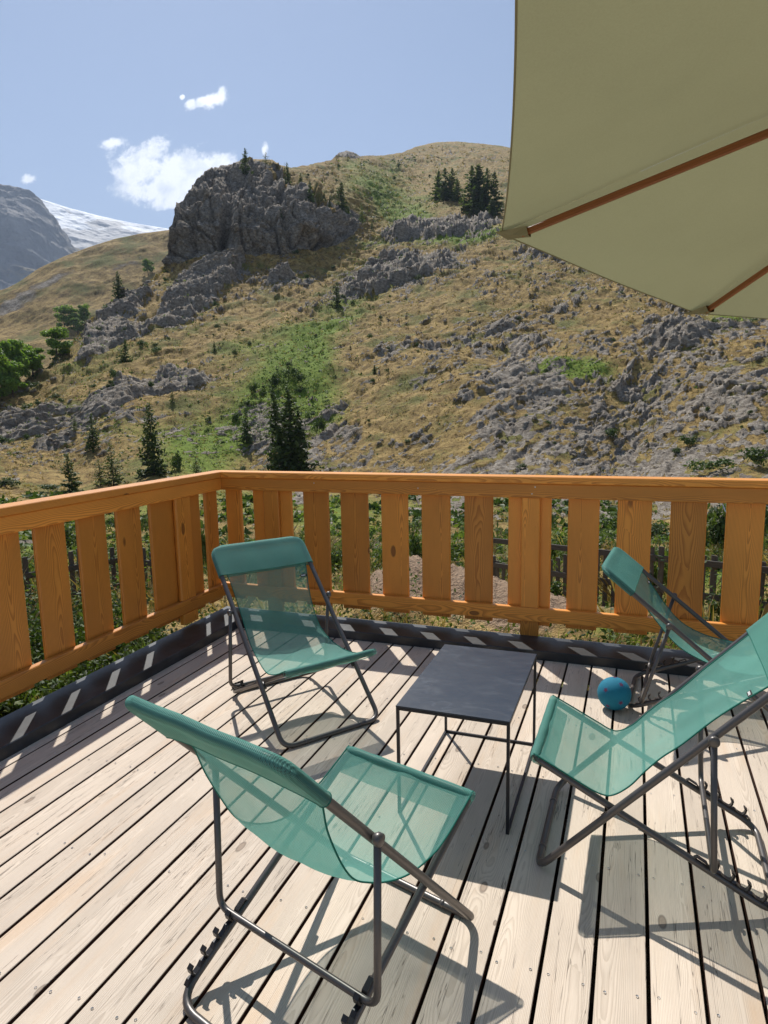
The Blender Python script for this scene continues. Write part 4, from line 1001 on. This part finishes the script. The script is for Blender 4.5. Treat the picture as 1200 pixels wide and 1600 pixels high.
for i, kw in enumerate([dict(seed=1, width=.20), dict(seed=2, width=.17, sparse=.1, irregular=.5), dict(seed=3, width=.24, nb=85, irregular=.4), dict(seed=4, width=.15, sparse=.2, nb=80, irregular=.6, droop=.1), dict(seed=6, width=.22, sparse=.12, nb=80, irregular=.8, droop=.35), dict(seed=8, width=.19, sparse=.25, nb=90, irregular=.9, droop=.15)]):
    CON.append((leaf_mesh('crown_%d' % i, [conifer_parts(**kw)]), trunk_mesh(.98, .013, i)))
LAR = []
for i, kw in enumerate([dict(seed=11, width=.23, sparse=.15, nb=90, irregular=.5, droop=.05, per=8, size=.026), dict(seed=12, width=.19, sparse=.3, nb=85, irregular=.6, droop=0, per=7, size=.025)]):
    LAR.append((leaf_mesh('larch_%d' % i, [conifer_parts(**kw)]), trunk_mesh(.98, .012, i+5)))
WIN = (leaf_mesh('windswept', [conifer_parts(21, .34, 46, 8, -.12, .35, .22, .8, .026)]), trunk_mesh(.95, .017, 31, [(.4, 2, .25, .3), (.6, 5, .2, .4)]))
def puff(g, c, r, n, size, flat=.8):
    d_ = g.normal(size=(n, 3)); d_ /= np.linalg.norm(d_, axis=1)[:, None]; rad = r*g.random(n)**.35
    p = d_*rad[:, None]*np.array([1, 1, flat]) + c; return p, d_ + g.normal(size=(n, 3))*.7 + np.array([0, 0, .35])
def broad_parts(seed, n=20, w_=.33, z0=.20, z1=.88, leaves=170, size=.034):
    g = np.random.default_rng(seed); P_, N_ = [], []
    for k in range(n):
        a_ = g.random()*6.28; zz = z0+(z1-z0)*g.random(); rr = w_*(1-((zz-.55)/.62)**2)*g.random()**.5*.85
        p, nn = puff(g, np.array([math.cos(a_)*rr, math.sin(a_)*rr, zz]), .075+.10*g.random(), leaves, size); P_.append(p); N_.append(nn)
    p = np.concatenate(P_); return cards(p, np.concatenate(N_), size*(.6+.8*g.random(len(p))), 1.0, g)
BRO = []
for i, kw in enumerate([dict(seed=31), dict(seed=32, w_=.36, n=20), dict(seed=33, w_=.26, z0=.25)]):
    BRO.append((leaf_mesh('broad_%d' % i, [broad_parts(**kw)]), trunk_mesh(.75, .022, i+9, [(.3, 1, .3, .8), (.35, 3, .3, .9), (.42, 5, .28, .8)])))
def shrub_parts(seed, n=7, leaves=70, size=.05):
    g = np.random.default_rng(seed); P_, N_ = [], []
    for k in range(n):
        a_ = g.random()*6.28; rr = .32*g.random()**.5; p, nn = puff(g, np.array([math.cos(a_)*rr, math.sin(a_)*rr, .22+.42*g.random()*(1-rr)]), .16+.16*g.random(), leaves, size); P_.append(p); N_.append(nn)
    p = np.concatenate(P_); p[:, 2] = np.abs(p[:, 2]); return cards(p, np.concatenate(N_), size*(.5+.9*g.random(len(p))), 1.0, g)
SHR = [leaf_mesh('shrub_%d' % i, [shrub_parts(40+i, 6+i)]) for i in range(5)]
_tm = {}
def tree(kind, proto, mat, pos, h, label, cat, group=None, wid=1.0, rz=None, lean=0.0):
    r = empty(kind, (pos[0], pos[1], pos[2]-.02*h), random.random()*6.28 if rz is None else rz, label, cat, group)
    r.scale = (h*wid, h*wid, h); r.rotation_euler.x = lean
    cm, tmb = proto
    r.rotation_euler.y = random.gauss(0, .025)
    if len(cm.materials) == 0: cm.materials.append(M[mat])
    o = bpy.data.objects.new('crown', cm); C.objects.link(o); o.parent = r
    if id(tmb) not in _tm: q_ = tmb.build('trunk', M['bark'], r, True); _tm[id(tmb)] = q_.data
    else: q_ = bpy.data.objects.new('trunk', _tm[id(tmb)]); C.objects.link(q_); q_.parent = r
    return r
def plant(kind, proto, mat, px, py, top, label, cat, group=None, wid=1.0, lean=0.0, surf=None):
    pos = hill(px, py) if surf is None else surf(px, py)
    if mat == 'spruce' and proto in CON[:4] and random.random() < .45: proto = CON[random.choice((4, 5))]
    wid *= random.uniform(.88, 1.15)
    dist = math.hypot(pos[0], pos[1]); _, _, S_ = raydir([px], [top]); h = CAM_H + S_[0]*dist - pos[2]
    return tree(kind, proto, mat, pos, max(h, .5), label, cat, group, wid, None, lean)
def meadow(px, py):
    i = int(np.argmin(np.abs(mx_-px))); j = int(np.argmin(np.abs(mY_[i]-py))); return mQ_[i, j]
G1 = 'conifers on top of the crag'
plant('spruce_tree', CON[1], 'spruce', 384, 282, 232, 'tall dark spruce standing on the very top of the grey crag', 'tree', G1, 1.15)
plant('pine_tree', WIN, 'spruce', 414, 277, 237, 'windswept flat-topped pine on the crag summit right of the tall spruce', 'tree', G1, 1.2)
plant('spruce_tree', CON[3], 'spruce', 451, 293, 254, 'slim spruce on the right shoulder of the grey crag', 'tree', G1)
plant('dead_tree', (leaf_mesh('snag', [conifer_parts(77, .08, 30, 4, .1, .5, .3, .5, .012)]), trunk_mesh(1, .014, 77)), 'bark', 445, 288, 253, 'thin bare dead trunk beside the slim spruce on the crag', 'tree', G1)
plant('spruce_tree', CON[2], 'spruce', 488, 322, 282, 'bushy dark spruce at the right edge of the crag face', 'tree', G1, 1.1)
plant('spruce_tree', CON[2], 'spruce', 534, 334, 284, 'broad dark spruce on the grass just right of the crag', 'tree', G1, 1.15)
plant('larch_tree', LAR[1], 'larchneedle', 565, 352, 315, 'small pale larch downhill from the broad spruce right of the crag', 'tree', G1)
plant('spruce_tree', CON[3], 'spruce', 439, 342, 326, 'tiny spruce clinging to a ledge of the crag face', 'tree', G1, 1.6)
for (px, py, tp, k, lb) in [(505, 318, 300, 0, 'little spruce just right of the bushy spruce on the crag edge'), (516, 330, 308, 3, 'thin little spruce left of the broad spruce beside the crag'), (552, 345, 322, 1, 'little spruce just right of the broad spruce beside the crag'), (580, 362, 345, 4, 'lowest little spruce on the grass right of the crag'), (470, 286, 270, 3, 'tiny spruce on the crag shoulder right of the slim one')]:
    plant('spruce_tree', CON[k], 'spruce', px, py, tp, lb, 'tree', G1, 1.2)
G2 = 'spruce grove on the upper slope beside the parasol'
for (px, py, tp, k, w_, lb) in [(686, 318, 266, 0, 1, 'leftmost spruce of the upper grove'), (696, 322, 262, 1, 1.1, 'second spruce from the left in the upper grove'), (706, 320, 263, 0, 1.1, 'tall pointed spruce in the middle of the left clump of the upper grove'), (714, 324, 278, 2, 1, 'short spruce ending the left clump of the upper grove'),
    (737, 336, 259, 0, 1.1, 'tall spruce opening the right clump of the upper grove'), (748, 338, 257, 1, 1.2, 'tallest spruce of the upper grove near the parasol edge'), (761, 336, 262, 2, 1, 'dark broad spruce near the parasol edge in the upper grove'), (772, 338, 268, 0, 1, 'spruce half hidden behind the parasol edge'),
    (752, 342, 305, 2, 1.1, 'low light-coloured spruce in front of the upper grove'), (740, 340, 296, 2, 1, 'small spruce at the foot of the right clump of the upper grove'), (768, 345, 310, 2, 1.1, 'low bushy spruce at the lower right of the upper grove')]:
    plant('spruce_tree', CON[k], 'spruce', px, py, tp, lb, 'tree', G2, w_*1.4)
G3 = 'conifers low on the slope above the railing'
for (px, py, tp, k, w_, lb) in [(241, 742, 628, 2, 1.05, 'large dark spruce standing above the left railing'), (152, 716, 645, 1, 1.1, 'slim mid-height spruce left of the large dark spruce'), (110, 775, 708, 2, 1.25, 'young dark spruce low down just above the left handrail'),
    (441, 740, 604, 1, 1.0, 'tall left spruce of the dark pair above the railing corner'), (457, 742, 603, 0, 1.1, 'tall right spruce of the dark pair above the railing corner'), (470, 738, 640, 2, 1.2, 'shorter dark spruce leaning against the tall pair'), (384, 690, 636, 2, 1.2, 'low bushy spruce left of the tall dark pair'),
    (199, 572, 530, 2, 1.3, 'lone round-topped conifer on the dry slope with a dark shadow'), (188, 456, 424, 2, 1.2, 'small dark spruce at the edge of the far meadow'), (527, 484, 440, 2, 1.2, 'solitary dark spruce in a green patch at mid slope'), (336, 556, 532, 2, 1.3, 'tiny dark conifer on the terraced grass'), (588, 597, 570, 1, 1.3, 'small upright conifer on the bare mid slope'), (551, 562, 541, 2, 1.2, 'tiny conifer right of the central green gully')]:
    plant('spruce_tree', CON[k], 'spruce', px, py, tp, lb, 'tree', G3, w_)
for (px, py, tp, k, w_, lb) in [(123, 692, 648, 1, 1.1, 'pale thin larch at far left of the lower conifers'), (177, 760, 690, 0, 1.2, 'light green larch just above the left handrail'), (158, 762, 716, 1, 1.3, 'small faded larch beside the light green larch'), (272, 640, 608, 1, 1.3, 'yellowing little larch below the dark rock ledge'),
    (468, 742, 680, 0, 1.3, 'light green young larch in front of the tall dark pair'), (308, 742, 712, 0, 1.4, 'young green larch peeping over the railing corner')]:
    plant('larch_tree', LAR[k], 'larchneedle', px, py, tp, lb, 'tree', G3, w_)
G4 = 'broadleaf trees on the left'
for (px, py, tp, k, w_, lb) in [(8, 604, 528, 0, 1.0, 'big bright broadleaf tree cut by the left edge of the picture'), (30, 598, 526, 1, 1.0, 'big rounded broadleaf tree second from the left edge'), (52, 588, 536, 2, 1.2, 'bright broadleaf tree ending the left clump'), (20, 620, 560, 1, 1.1, 'lower broadleaf tree in front of the left clump'), (-12, 625, 540, 0, 1.1, 'broadleaf tree mostly outside the left edge'), (90, 541, 510, 0, 1.3, 'little round broadleaf tree with a thin trunk on the ridge')]:
    plant('broadleaf_tree', BRO[k], 'broadleaf', px, py, tp, lb, 'tree', G4, w_)
for (px, py, tp, k, w_, lb) in [(101, 513, 475, 0, 1.1, 'left tree of the small bright grove below the meadow'), (116, 512, 480, 1, 1.1, 'middle tree of the small bright grove below the meadow'), (131, 506, 473, 2, 1.1, 'right tree of the small bright grove below the meadow'), (122, 522, 495, 1, 1.2, 'lowest tree of the small bright grove below the meadow'), (233, 430, 403, 1, 1.1, 'round grey-green tree alone on the far meadow left of the crag')]:
    plant('broadleaf_tree', BRO[k], 'broadleaf', px, py, tp, lb, 'tree', G4, w_, 0, meadow if px > 200 or True else None)

# shrubs one can point to
def shrub(px, py, wpx, hpx, label, group, k=0, mat='shrubleaf', pos=None):
    p = hill(px, py) if pos is None else pos; dist = math.hypot(p[0], p[1]); s = wpx/FPX*dist; hh = hpx/FPX*dist
    me_ = SHR[k % 5]
    key = 'shrub_%d_%s' % (k % 5, mat)
    if key not in bpy.data.meshes: me_ = me_.copy(); me_.name = key; me_.materials.append(M[mat])
    me_ = bpy.data.meshes[key]
    o = bpy.data.objects.new('shrub', me_); C.objects.link(o); o.location = (p[0], p[1], p[2]-.05*hh); o.scale = (s, s, hh*1.1); o.rotation_euler = (0, 0, random.random()*6.28)
    return tag(o, label, 'shrub', group)
SG = 'shrubs dotted over the mountainside'
for i, (px, py, w_, h_, lb) in enumerate([(248, 560, 20, 17, 'rounded shrub on the terraced grass right of the lone conifer'), (247, 549, 12, 9, 'small shrub just above the rounded shrub on the terraced grass'), (160, 537, 11, 9, 'small dark shrub below the ridge rocks'), (221, 548, 13, 12, 'dark shrub between lone conifer and terraced grass'), (78, 612, 18, 12, 'dark low shrub at far left mid slope'), (50, 604, 20, 16, 'dark shrub at the foot of the left broadleaf clump'),
    (58, 635, 14, 10, 'little green shrub below the left broadleaf clump'), (53, 662, 20, 12, 'dark bush at far left below the dry bank'), (10, 705, 22, 16, 'dark bush cut by the left edge low down'), (14, 765, 34, 22, 'dark bush just above the left end of the handrail'), (65, 700, 18, 13, 'dark bush among the lower left rocks'), (70, 772, 40, 16, 'wide green bush just above the left handrail'),
    (368, 563, 12, 14, 'small upright shrub right of the terraced grass'), (182, 622, 16, 18, 'upright dark shrub left of the dark rock ledge'), (237, 620, 14, 14, 'dark shrub against the left end of the rock ledge'), (323, 670, 12, 15, 'dark round shrub alone above the railing corner'), (347, 694, 10, 10, 'tiny dark shrub above the railing corner'), (395, 612, 16, 26, 'leftmost dark bush of the gully row'),
    (412, 612, 16, 18, 'second dark bush of the gully row'), (434, 608, 26, 34, 'big dark bush at the head of the gully row'), (452, 600, 30, 26, 'broad dark bush above the tall dark pair'), (472, 605, 24, 22, 'dark bush right of the gully row'), (367, 645, 18, 20, 'dark bush left of the gully spruces'), (278, 735, 26, 40, 'dark bush at the right foot of the large dark spruce'), (500, 690, 24, 40, 'leafy bush right of the tall dark pair'),
    (486, 660, 22, 22, 'leafy bush above and right of the tall dark pair'), (955, 690, 26, 20, 'dark bush low on the right rocky slope'), (1078, 700, 30, 24, 'dark bush among rocks at right below the lawn patch'), (1060, 715, 20, 12, 'low dark bush near the right rocks'), (815, 728, 18, 12, 'green bush just above the far handrail'), (1110, 740, 60, 34, 'dark wide bush in shade above the right end of the handrail'), (1170, 730, 50, 40, 'dark bush above the handrail at the right edge'),
    (640, 700, 14, 8, 'small green bush on the rocks right of centre'), (382, 732, 16, 12, 'green bush just over the railing near the corner'), (412, 738, 22, 10, 'low green bush touching the handrail line near the corner'), (345, 412, 16, 9, 'dark green bush at the left foot of the crag'), (302, 414, 10, 8, 'small bush at the foot of the crag face'), (262, 447, 12, 10, 'little bush beneath the left foot of the crag'), (480, 445, 12, 10, 'small dark bush in the grass below the crag'),
    (390, 545, 10, 8, 'tiny dark bush on the mid slope terraces'), (570, 395, 14, 8, 'green bush on the slope right below the crag'), (1052, 512, 14, 8, 'small green bush below the lower parasol tip'), (968, 462, 18, 7, 'flat green bush just under the parasol rim'), (840, 560, 10, 6, 'tiny bush left of the bright grass patch'), (655, 560, 8, 10, 'tiny bush on the bare central slope'), (610, 600, 9, 12, 'tiny pale shrub right of centre on the bare slope')]):
    shrub(px, py, w_, h_, lb, SG, i)
for i in range(110):     # the unremarkable rest: small dark specks of juniper, alike
    while True:
        px, py = RNG.uniform(0, 1200), RNG.uniform(250, 735)
        if py < skyline(px)+8 or (px > 790 and py < 400): continue
        gd = float(green_density(np.array([px]), np.array([py]))[0])
        up_ = blob(np.array([px]), np.array([py]), 600, 290, 110, 50, -10)[0]
        if RNG.random() < .12 + .7*gd + 1.0*up_ and cliff_mask(np.array([px]), np.array([py]))[0] < .3: break
    s_ = RNG.uniform(3, 8)*(0.9 if py < 400 else 1.3)
    shrub(px, py, s_*1.3, s_*1.15, 'small dark juniper bush dotted among many on the mountainside', SG + ' and too small to tell apart', i)

# ------------------------------------------------------------------ loose rocks and tussocks scattered over the slope (uncountable)
def pick(n, wfun, jmin=60, jmax=None):
    """random grid vertices of the slope inside the seen part"""
    I = RNG.integers(75, 960, n*6); J = RNG.integers(jmin, jmax or NR-6, n*6); w_ = wfun(X[I, J], Y[I, J], I, J); k = RNG.random(len(I)) < w_; return I[k][:n], J[k][:n]
pix = lambda P_: np.hypot(P_[:, 0], P_[:, 1])/FPX
I, J = pick(2600, lambda x_, y_, i, j: np.clip(ROCKG[i, j]*.6 + .08*rock_density(x_, y_), 0, 1)*(1-cliff_mask(x_, y_)))
P_ = Pd[I, J]; ico = bmesh.new(); bmesh.ops.create_icosphere(ico, subdivisions=1, radius=1); IV = np.array([v.co[:] for v in ico.verts]); IF = np.array([[v.index for v in f.verts] for f in ico.faces]); ico.free()
n = len(P_); sz = pix(P_)*np.clip(RNG.lognormal(.35, .6, n), .6, 7)
A = RNG.normal(size=(n, 3, 3)); Q_, _ = np.linalg.qr(A); sc_ = RNG.uniform(.5, 1.25, (n, 3)); rad = RNG.uniform(.72, 1.2, (n, len(IV)))
V = (IV[None]*rad[..., None]*sc_[:, None, :]); V = np.einsum('nvi,nij->nvj', V, Q_)*sz[:, None, None]; V[..., 2] *= .6; V = V + P_[:, None]
F = (IF[None] + (np.arange(n)*len(IV))[:, None, None]).reshape(-1, 3)
me = mesh_np('loose_rocks', V.reshape(-1, 3), F, False, dict(rock=np.ones(n*len(IV)), green=np.zeros(n*len(IV)), soil=np.zeros(n*len(IV))))
tag(link('loose_rocks', me, M['hill']), 'grey broken stones lying all over the dry mountainside', 'rocks', None, 'stuff')
def tussocks(name, n, wfun, size, mat, label, cat, per=7, rise=1.0, jmin=60, jmax=None):
    I, J = pick(n, wfun, jmin, jmax); P_ = Pd[I, J]; n = len(P_); s = pix(P_)*size*RNG.uniform(.6, 1.5, n)
    c = np.repeat(P_, per, 0) + RNG.normal(size=(n*per, 3))*np.repeat(s, per)[:, None]*np.array([.8, .8, .35]); c[:, 2] += np.repeat(s, per)*.3*rise
    nn = RNG.normal(size=(n*per, 3)) + np.array([0, 0, .8]); V, F, T_ = cards(c, nn, np.repeat(s, per)*RNG.uniform(.45, .9, n*per), 1.0, RNG)
    me = mesh_np(name, V, F, False, dict(tint=T_)); tag(link(name, me, M[mat]), label, cat, None, 'stuff')
tussocks('heather_scrub', 5000, lambda x_, y_, i, j: np.clip(.02+GREENG[i, j]*.8, 0, 1)*(1-ROCKG[i, j]*.7)*(1-cliff_mask(x_, y_)), 2.0, 'shrubleaf', 'low dark green scrub covering the damp folds of the slope', 'scrub')
tussocks('grass_tussocks', 16000, lambda x_, y_, i, j: (1-ROCKG[i, j]*.8)*.6*(1-cliff_mask(x_, y_)), 1.5, 'dryweed', 'straw coloured grass tussocks on the mountainside', 'grass', 5)
tussocks('green_tussocks', 7500, lambda x_, y_, i, j: GREENG[i, j]*(1-cliff_mask(x_, y_)), 1.5, 'weed', 'bright green grass clumps in the gullies of the slope', 'grass', 5)

tussocks('hollow_scrub', 620, lambda x_, y_, i, j: np.clip(.5+fbm(Pd[i, j]*.12, 3), 0, 1), 6.5, 'shrubleaf', 'dense dark scrub filling the hollow behind the picket fences', 'scrub', 24, 1.2, 76, 117)
tussocks('hollow_bushes', 480, lambda x_, y_, i, j: np.clip(.4+fbm(Pd[i, j]*.12+9, 3), 0, 1), 6.0, 'weed', 'light green bushy growth in the hollow behind the picket fences', 'scrub', 22, 1.2, 76, 114)
tussocks('hollow_straw', 1500, lambda x_, y_, i, j: .8+0*x_, 2.6, 'dryweed', 'straw coloured tall grass in the hollow behind the picket fences', 'grass', 12, 1.4, 76, 126)
# ------------------------------------------------------------------ garden weeds
GX = Pd[:, :140].reshape(-1, 3)
def gz(xy):
    out = np.empty(len(xy))
    for i in range(0, len(xy), 200):
        q = xy[i:i+200]; out[i:i+200] = GX[((GX[None, ::3, :2]-q[:, None])**2).sum(-1).argmin(1)*3, 2]
    return out
def mound_at(x_, y_): return np.exp(-(((x_+2.35)/1.5)**2+((y_-8.3)/1.0)**2)) + .6*np.exp(-(((x_+1.1)/.9)**2+((y_-7.6)/.7)**2))
def weeds(name, n, hfun, mat, label, leaves, lsz, blade=False, region=None):
    xy = np.stack([RNG.uniform(-16, 8, n*3), 4.75+22*RNG.random(n*3)**1.2], 1)
    left = RNG.random(n*3) < .38; xy[left] = np.stack([RNG.uniform(-8, -3.4, left.sum()), RNG.uniform(1.0, 5, left.sum())], 1)
    wgt = np.clip(1-1.6*mound_at(xy[:, 0], xy[:, 1]), 0, 1)*np.clip(.35+.9*pn(np.c_[xy*.6, np.full(len(xy), 3.3)]), 0.02, 1)*np.clip(9/(xy[:, 1]+2), .5, 1)
    if region is not None: wgt = wgt*region(xy[:, 0], xy[:, 1])
    xy = xy[RNG.random(len(xy)) < wgt][:n]; n = len(xy); z_ = gz(xy); hh = hfun(xy[:, 0], xy[:, 1], n)
    per = leaves; f = (np.arange(per)+.5)/per
    lean = RNG.normal(size=(n, 2))*.22*hh[:, None]; ff = np.tile(f, n)
    c = np.empty((n*per, 3)); c[:, :2] = np.repeat(xy, per, 0) + np.repeat(lean, per, 0)*ff[:, None]**1.5 + RNG.normal(size=(n*per, 2))*lsz*1.1; c[:, 2] = np.repeat(z_, per) + np.repeat(hh, per)*ff
    if blade:
        up_ = np.concatenate([np.repeat(lean, per, 0)*1.5+RNG.normal(size=(n*per, 2))*np.repeat(hh, per)[:, None]*.25, np.repeat(hh, per)[:, None]], 1); b0 = np.repeat(np.c_[xy, z_], per, 0) + np.c_[RNG.normal(size=(n*per, 2))*.03, np.zeros(n*per)]
        sd = np.cross(up_, RNG.normal(size=up_.shape)); sd /= np.linalg.norm(sd, axis=1)[:, None]; k = RNG.uniform(.5, 1.1, n*per)[:, None]
        V = np.stack([b0-sd*lsz*.5, b0+sd*lsz*.5, b0+up_*k*.6+sd*lsz*.45, b0+up_*k+up_[:, [1, 0, 2]]*np.array([.1, -.1, -.05])], 1).reshape(-1, 3); F = np.arange(len(V)).reshape(-1, 4); T_ = np.repeat(RNG.random(n*per), 4)
    else:
        V, F, T_ = cards(c, RNG.normal(size=c.shape)+np.array([0, 0, 1.0]), lsz*RNG.uniform(.5, 1.2, len(c)), 1.1, RNG)
    me = mesh_np(name, V, F, False, dict(tint=T_)); tag(link(name, me, M[mat]), label, 'plants', None, 'stuff')
dd_ = lambda x_, y_: np.hypot(x_, y_)
H1 = lambda lo, hi: (lambda x_, y_, n: RNG.uniform(lo, hi, n)*np.clip((np.maximum(-3.1-x_, y_-4.6))/2.6, .22, 1))
weeds('leafy_weeds', 5200, H1(.25, .8), 'weed', 'green leafy weeds growing in the garden below the deck', 12, .030)
weeds('tall_herbs', 4600, H1(.4, 1.05), 'shrubleaf', 'dark green herbs crowding the garden behind the railing', 16, .026)
weeds('dry_grass', 2400, H1(.25, .75), 'dryweed', 'dry straw coloured grass stalks in the garden', 7, .010, True)
weeds('green_grass', 3600, lambda x_, y_, n: RNG.uniform(.06, .22, n), 'weed', 'short green grass at the edge of the deck', 8, .009, True)
weeds('red_weeds', 420, H1(.4, .9), 'redweed', 'reddish dock stems among the garden weeds', 12, .024, False, lambda x_, y_: np.exp(-(((x_+6.2)/1.8)**2+((y_-5.6)/1.6)**2)) + .5*np.exp(-(((x_+.6)/1.0)**2+((y_-6)/.7)**2)))
# bushes in the garden and the hollow behind it
GS = 'garden bushes behind the railing'
for i, (px, py, d_, w_, h_, mat, lb) in enumerate([(470, 880, 14, 60, 120, 'shrubleaf', 'dark leafy bush seen through the slats right of the railing corner'), (525, 880, 15, 50, 70, 'shrubleaf', 'dark bush behind the left side of the earth heap'), (600, 870, 17, 60, 60, 'weed', 'light green bush behind the earth heap'), (655, 870, 16, 40, 100, 'shrubleaf', 'dark reedy bush right of the earth heap'), (720, 860, 19, 60, 50, 'weed', 'light bush between slats left of the middle post'),
    (780, 870, 15, 50, 60, 'weed', 'pale feathery bush at the left end of the far picket fence'), (850, 850, 16, 70, 85, 'weed', 'pale green bush behind the middle railing post'), (900, 860, 15, 50, 60, 'weed', 'yellow-green bush right of the middle railing post'), (958, 860, 16, 50, 70, 'dryweed', 'straw coloured bush behind the reclined chair head'), (1030, 930, 9.2, 60, 130, 'weed', 'tall yellow-green bush between slats above the reclined chair'),
    (1130, 960, 8.2, 70, 70, 'shrubleaf', 'dark bush by the picket fence near the right edge'), (870, 935, 9.2, 60, 60, 'shrubleaf', 'dark bush in front of the picket fence right of the middle post'), (45, 850, 14, 70, 60, 'weed', 'yellow-green bush beyond the fence at far left'), (118, 835, 15, 60, 50, 'dryweed', 'straw coloured flowering bush beyond the left fence'), (190, 850, 16, 40, 75, 'weed', 'bright green bush beyond the left fence near its corner'), (228, 850, 17, 50, 60, 'weed', 'light bush beyond the fence left of the railing corner'),
    (845, 800, 30, 60, 40, 'spruce', 'dark bush added for the shadowed rock above the middle railing post'), (955, 800, 30, 70, 44, 'spruce', 'dark bush added for the shadowed rock behind the reclined chair head'), (1040, 800, 28, 60, 40, 'spruce', 'dark bush added for the shadowed rock near the pale ribbon'), (1115, 860, 20, 70, 110, 'spruce', 'dense dark bush added for the shadowed rock between the last two slats at right'), (1195, 860, 20, 70, 110, 'spruce', 'dense dark bush added for the shadowed rock at the right edge behind the railing'), (568, 800, 30, 40, 30, 'weed', 'small green bush in the hollow right of the first far slats'), (640, 800, 30, 50, 30, 'weed', 'light green bush high in the gap above the earth heap'), (110, 815, 26, 50, 50, 'spruce', 'dark fir bush seen between left railing slats'), (185, 800, 30, 44, 50, 'spruce', 'dark bush under the left top rail'), (230, 815, 28, 40, 60, 'spruce', 'dark bush under the top rail near the corner'), (320, 850, 16, 30, 110, 'spruce', 'dark narrow bush in the gap beside the corner boards'), (60, 985, 7.0, 44, 70, 'shrubleaf', 'grey-green herb bush between the leftmost slats'), (200, 990, 7.4, 40, 50, 'weed', 'low green bush just outside the left railing')]):  # dark hollow bushes on the right are added for a shadowed rock face
    p = at([px], [py], [d_])[0]; p[2] = gz(np.array([[p[0], p[1]]]))[0]
    shrub(px, py, w_, h_, lb, GS, i, mat, p)

# ------------------------------------------------------------------ mountain air
HZ = 1.0
def haze_box(x0, x1, y0, y1, z0, z1, dens):
    mb = MB(); V = [(x, y, z) for x in (x0, x1) for y in (y0, y1) for z in (z0, z1)]
    mb.add(V, [(0, 1, 3, 2), (4, 6, 7, 5), (0, 4, 5, 1), (2, 3, 7, 6), (0, 2, 6, 4), (1, 5, 7, 3)])
    m, t, out = newmat('mountain_air'); v = t.new('ShaderNodeVolumePrincipled'); v.inputs['Color'].default_value = (0.62, 0.76, 1.0, 1); v.inputs['Density'].default_value = dens; v.inputs['Anisotropy'].default_value = 0.25
    t.l.new(v.outputs[0], out.inputs['Volume']); o = mb.build('haze', m); tag(o, kind='stuff')
haze_box(-9000, 7000, -3000, 9000, -420, 2200, 0.00012)
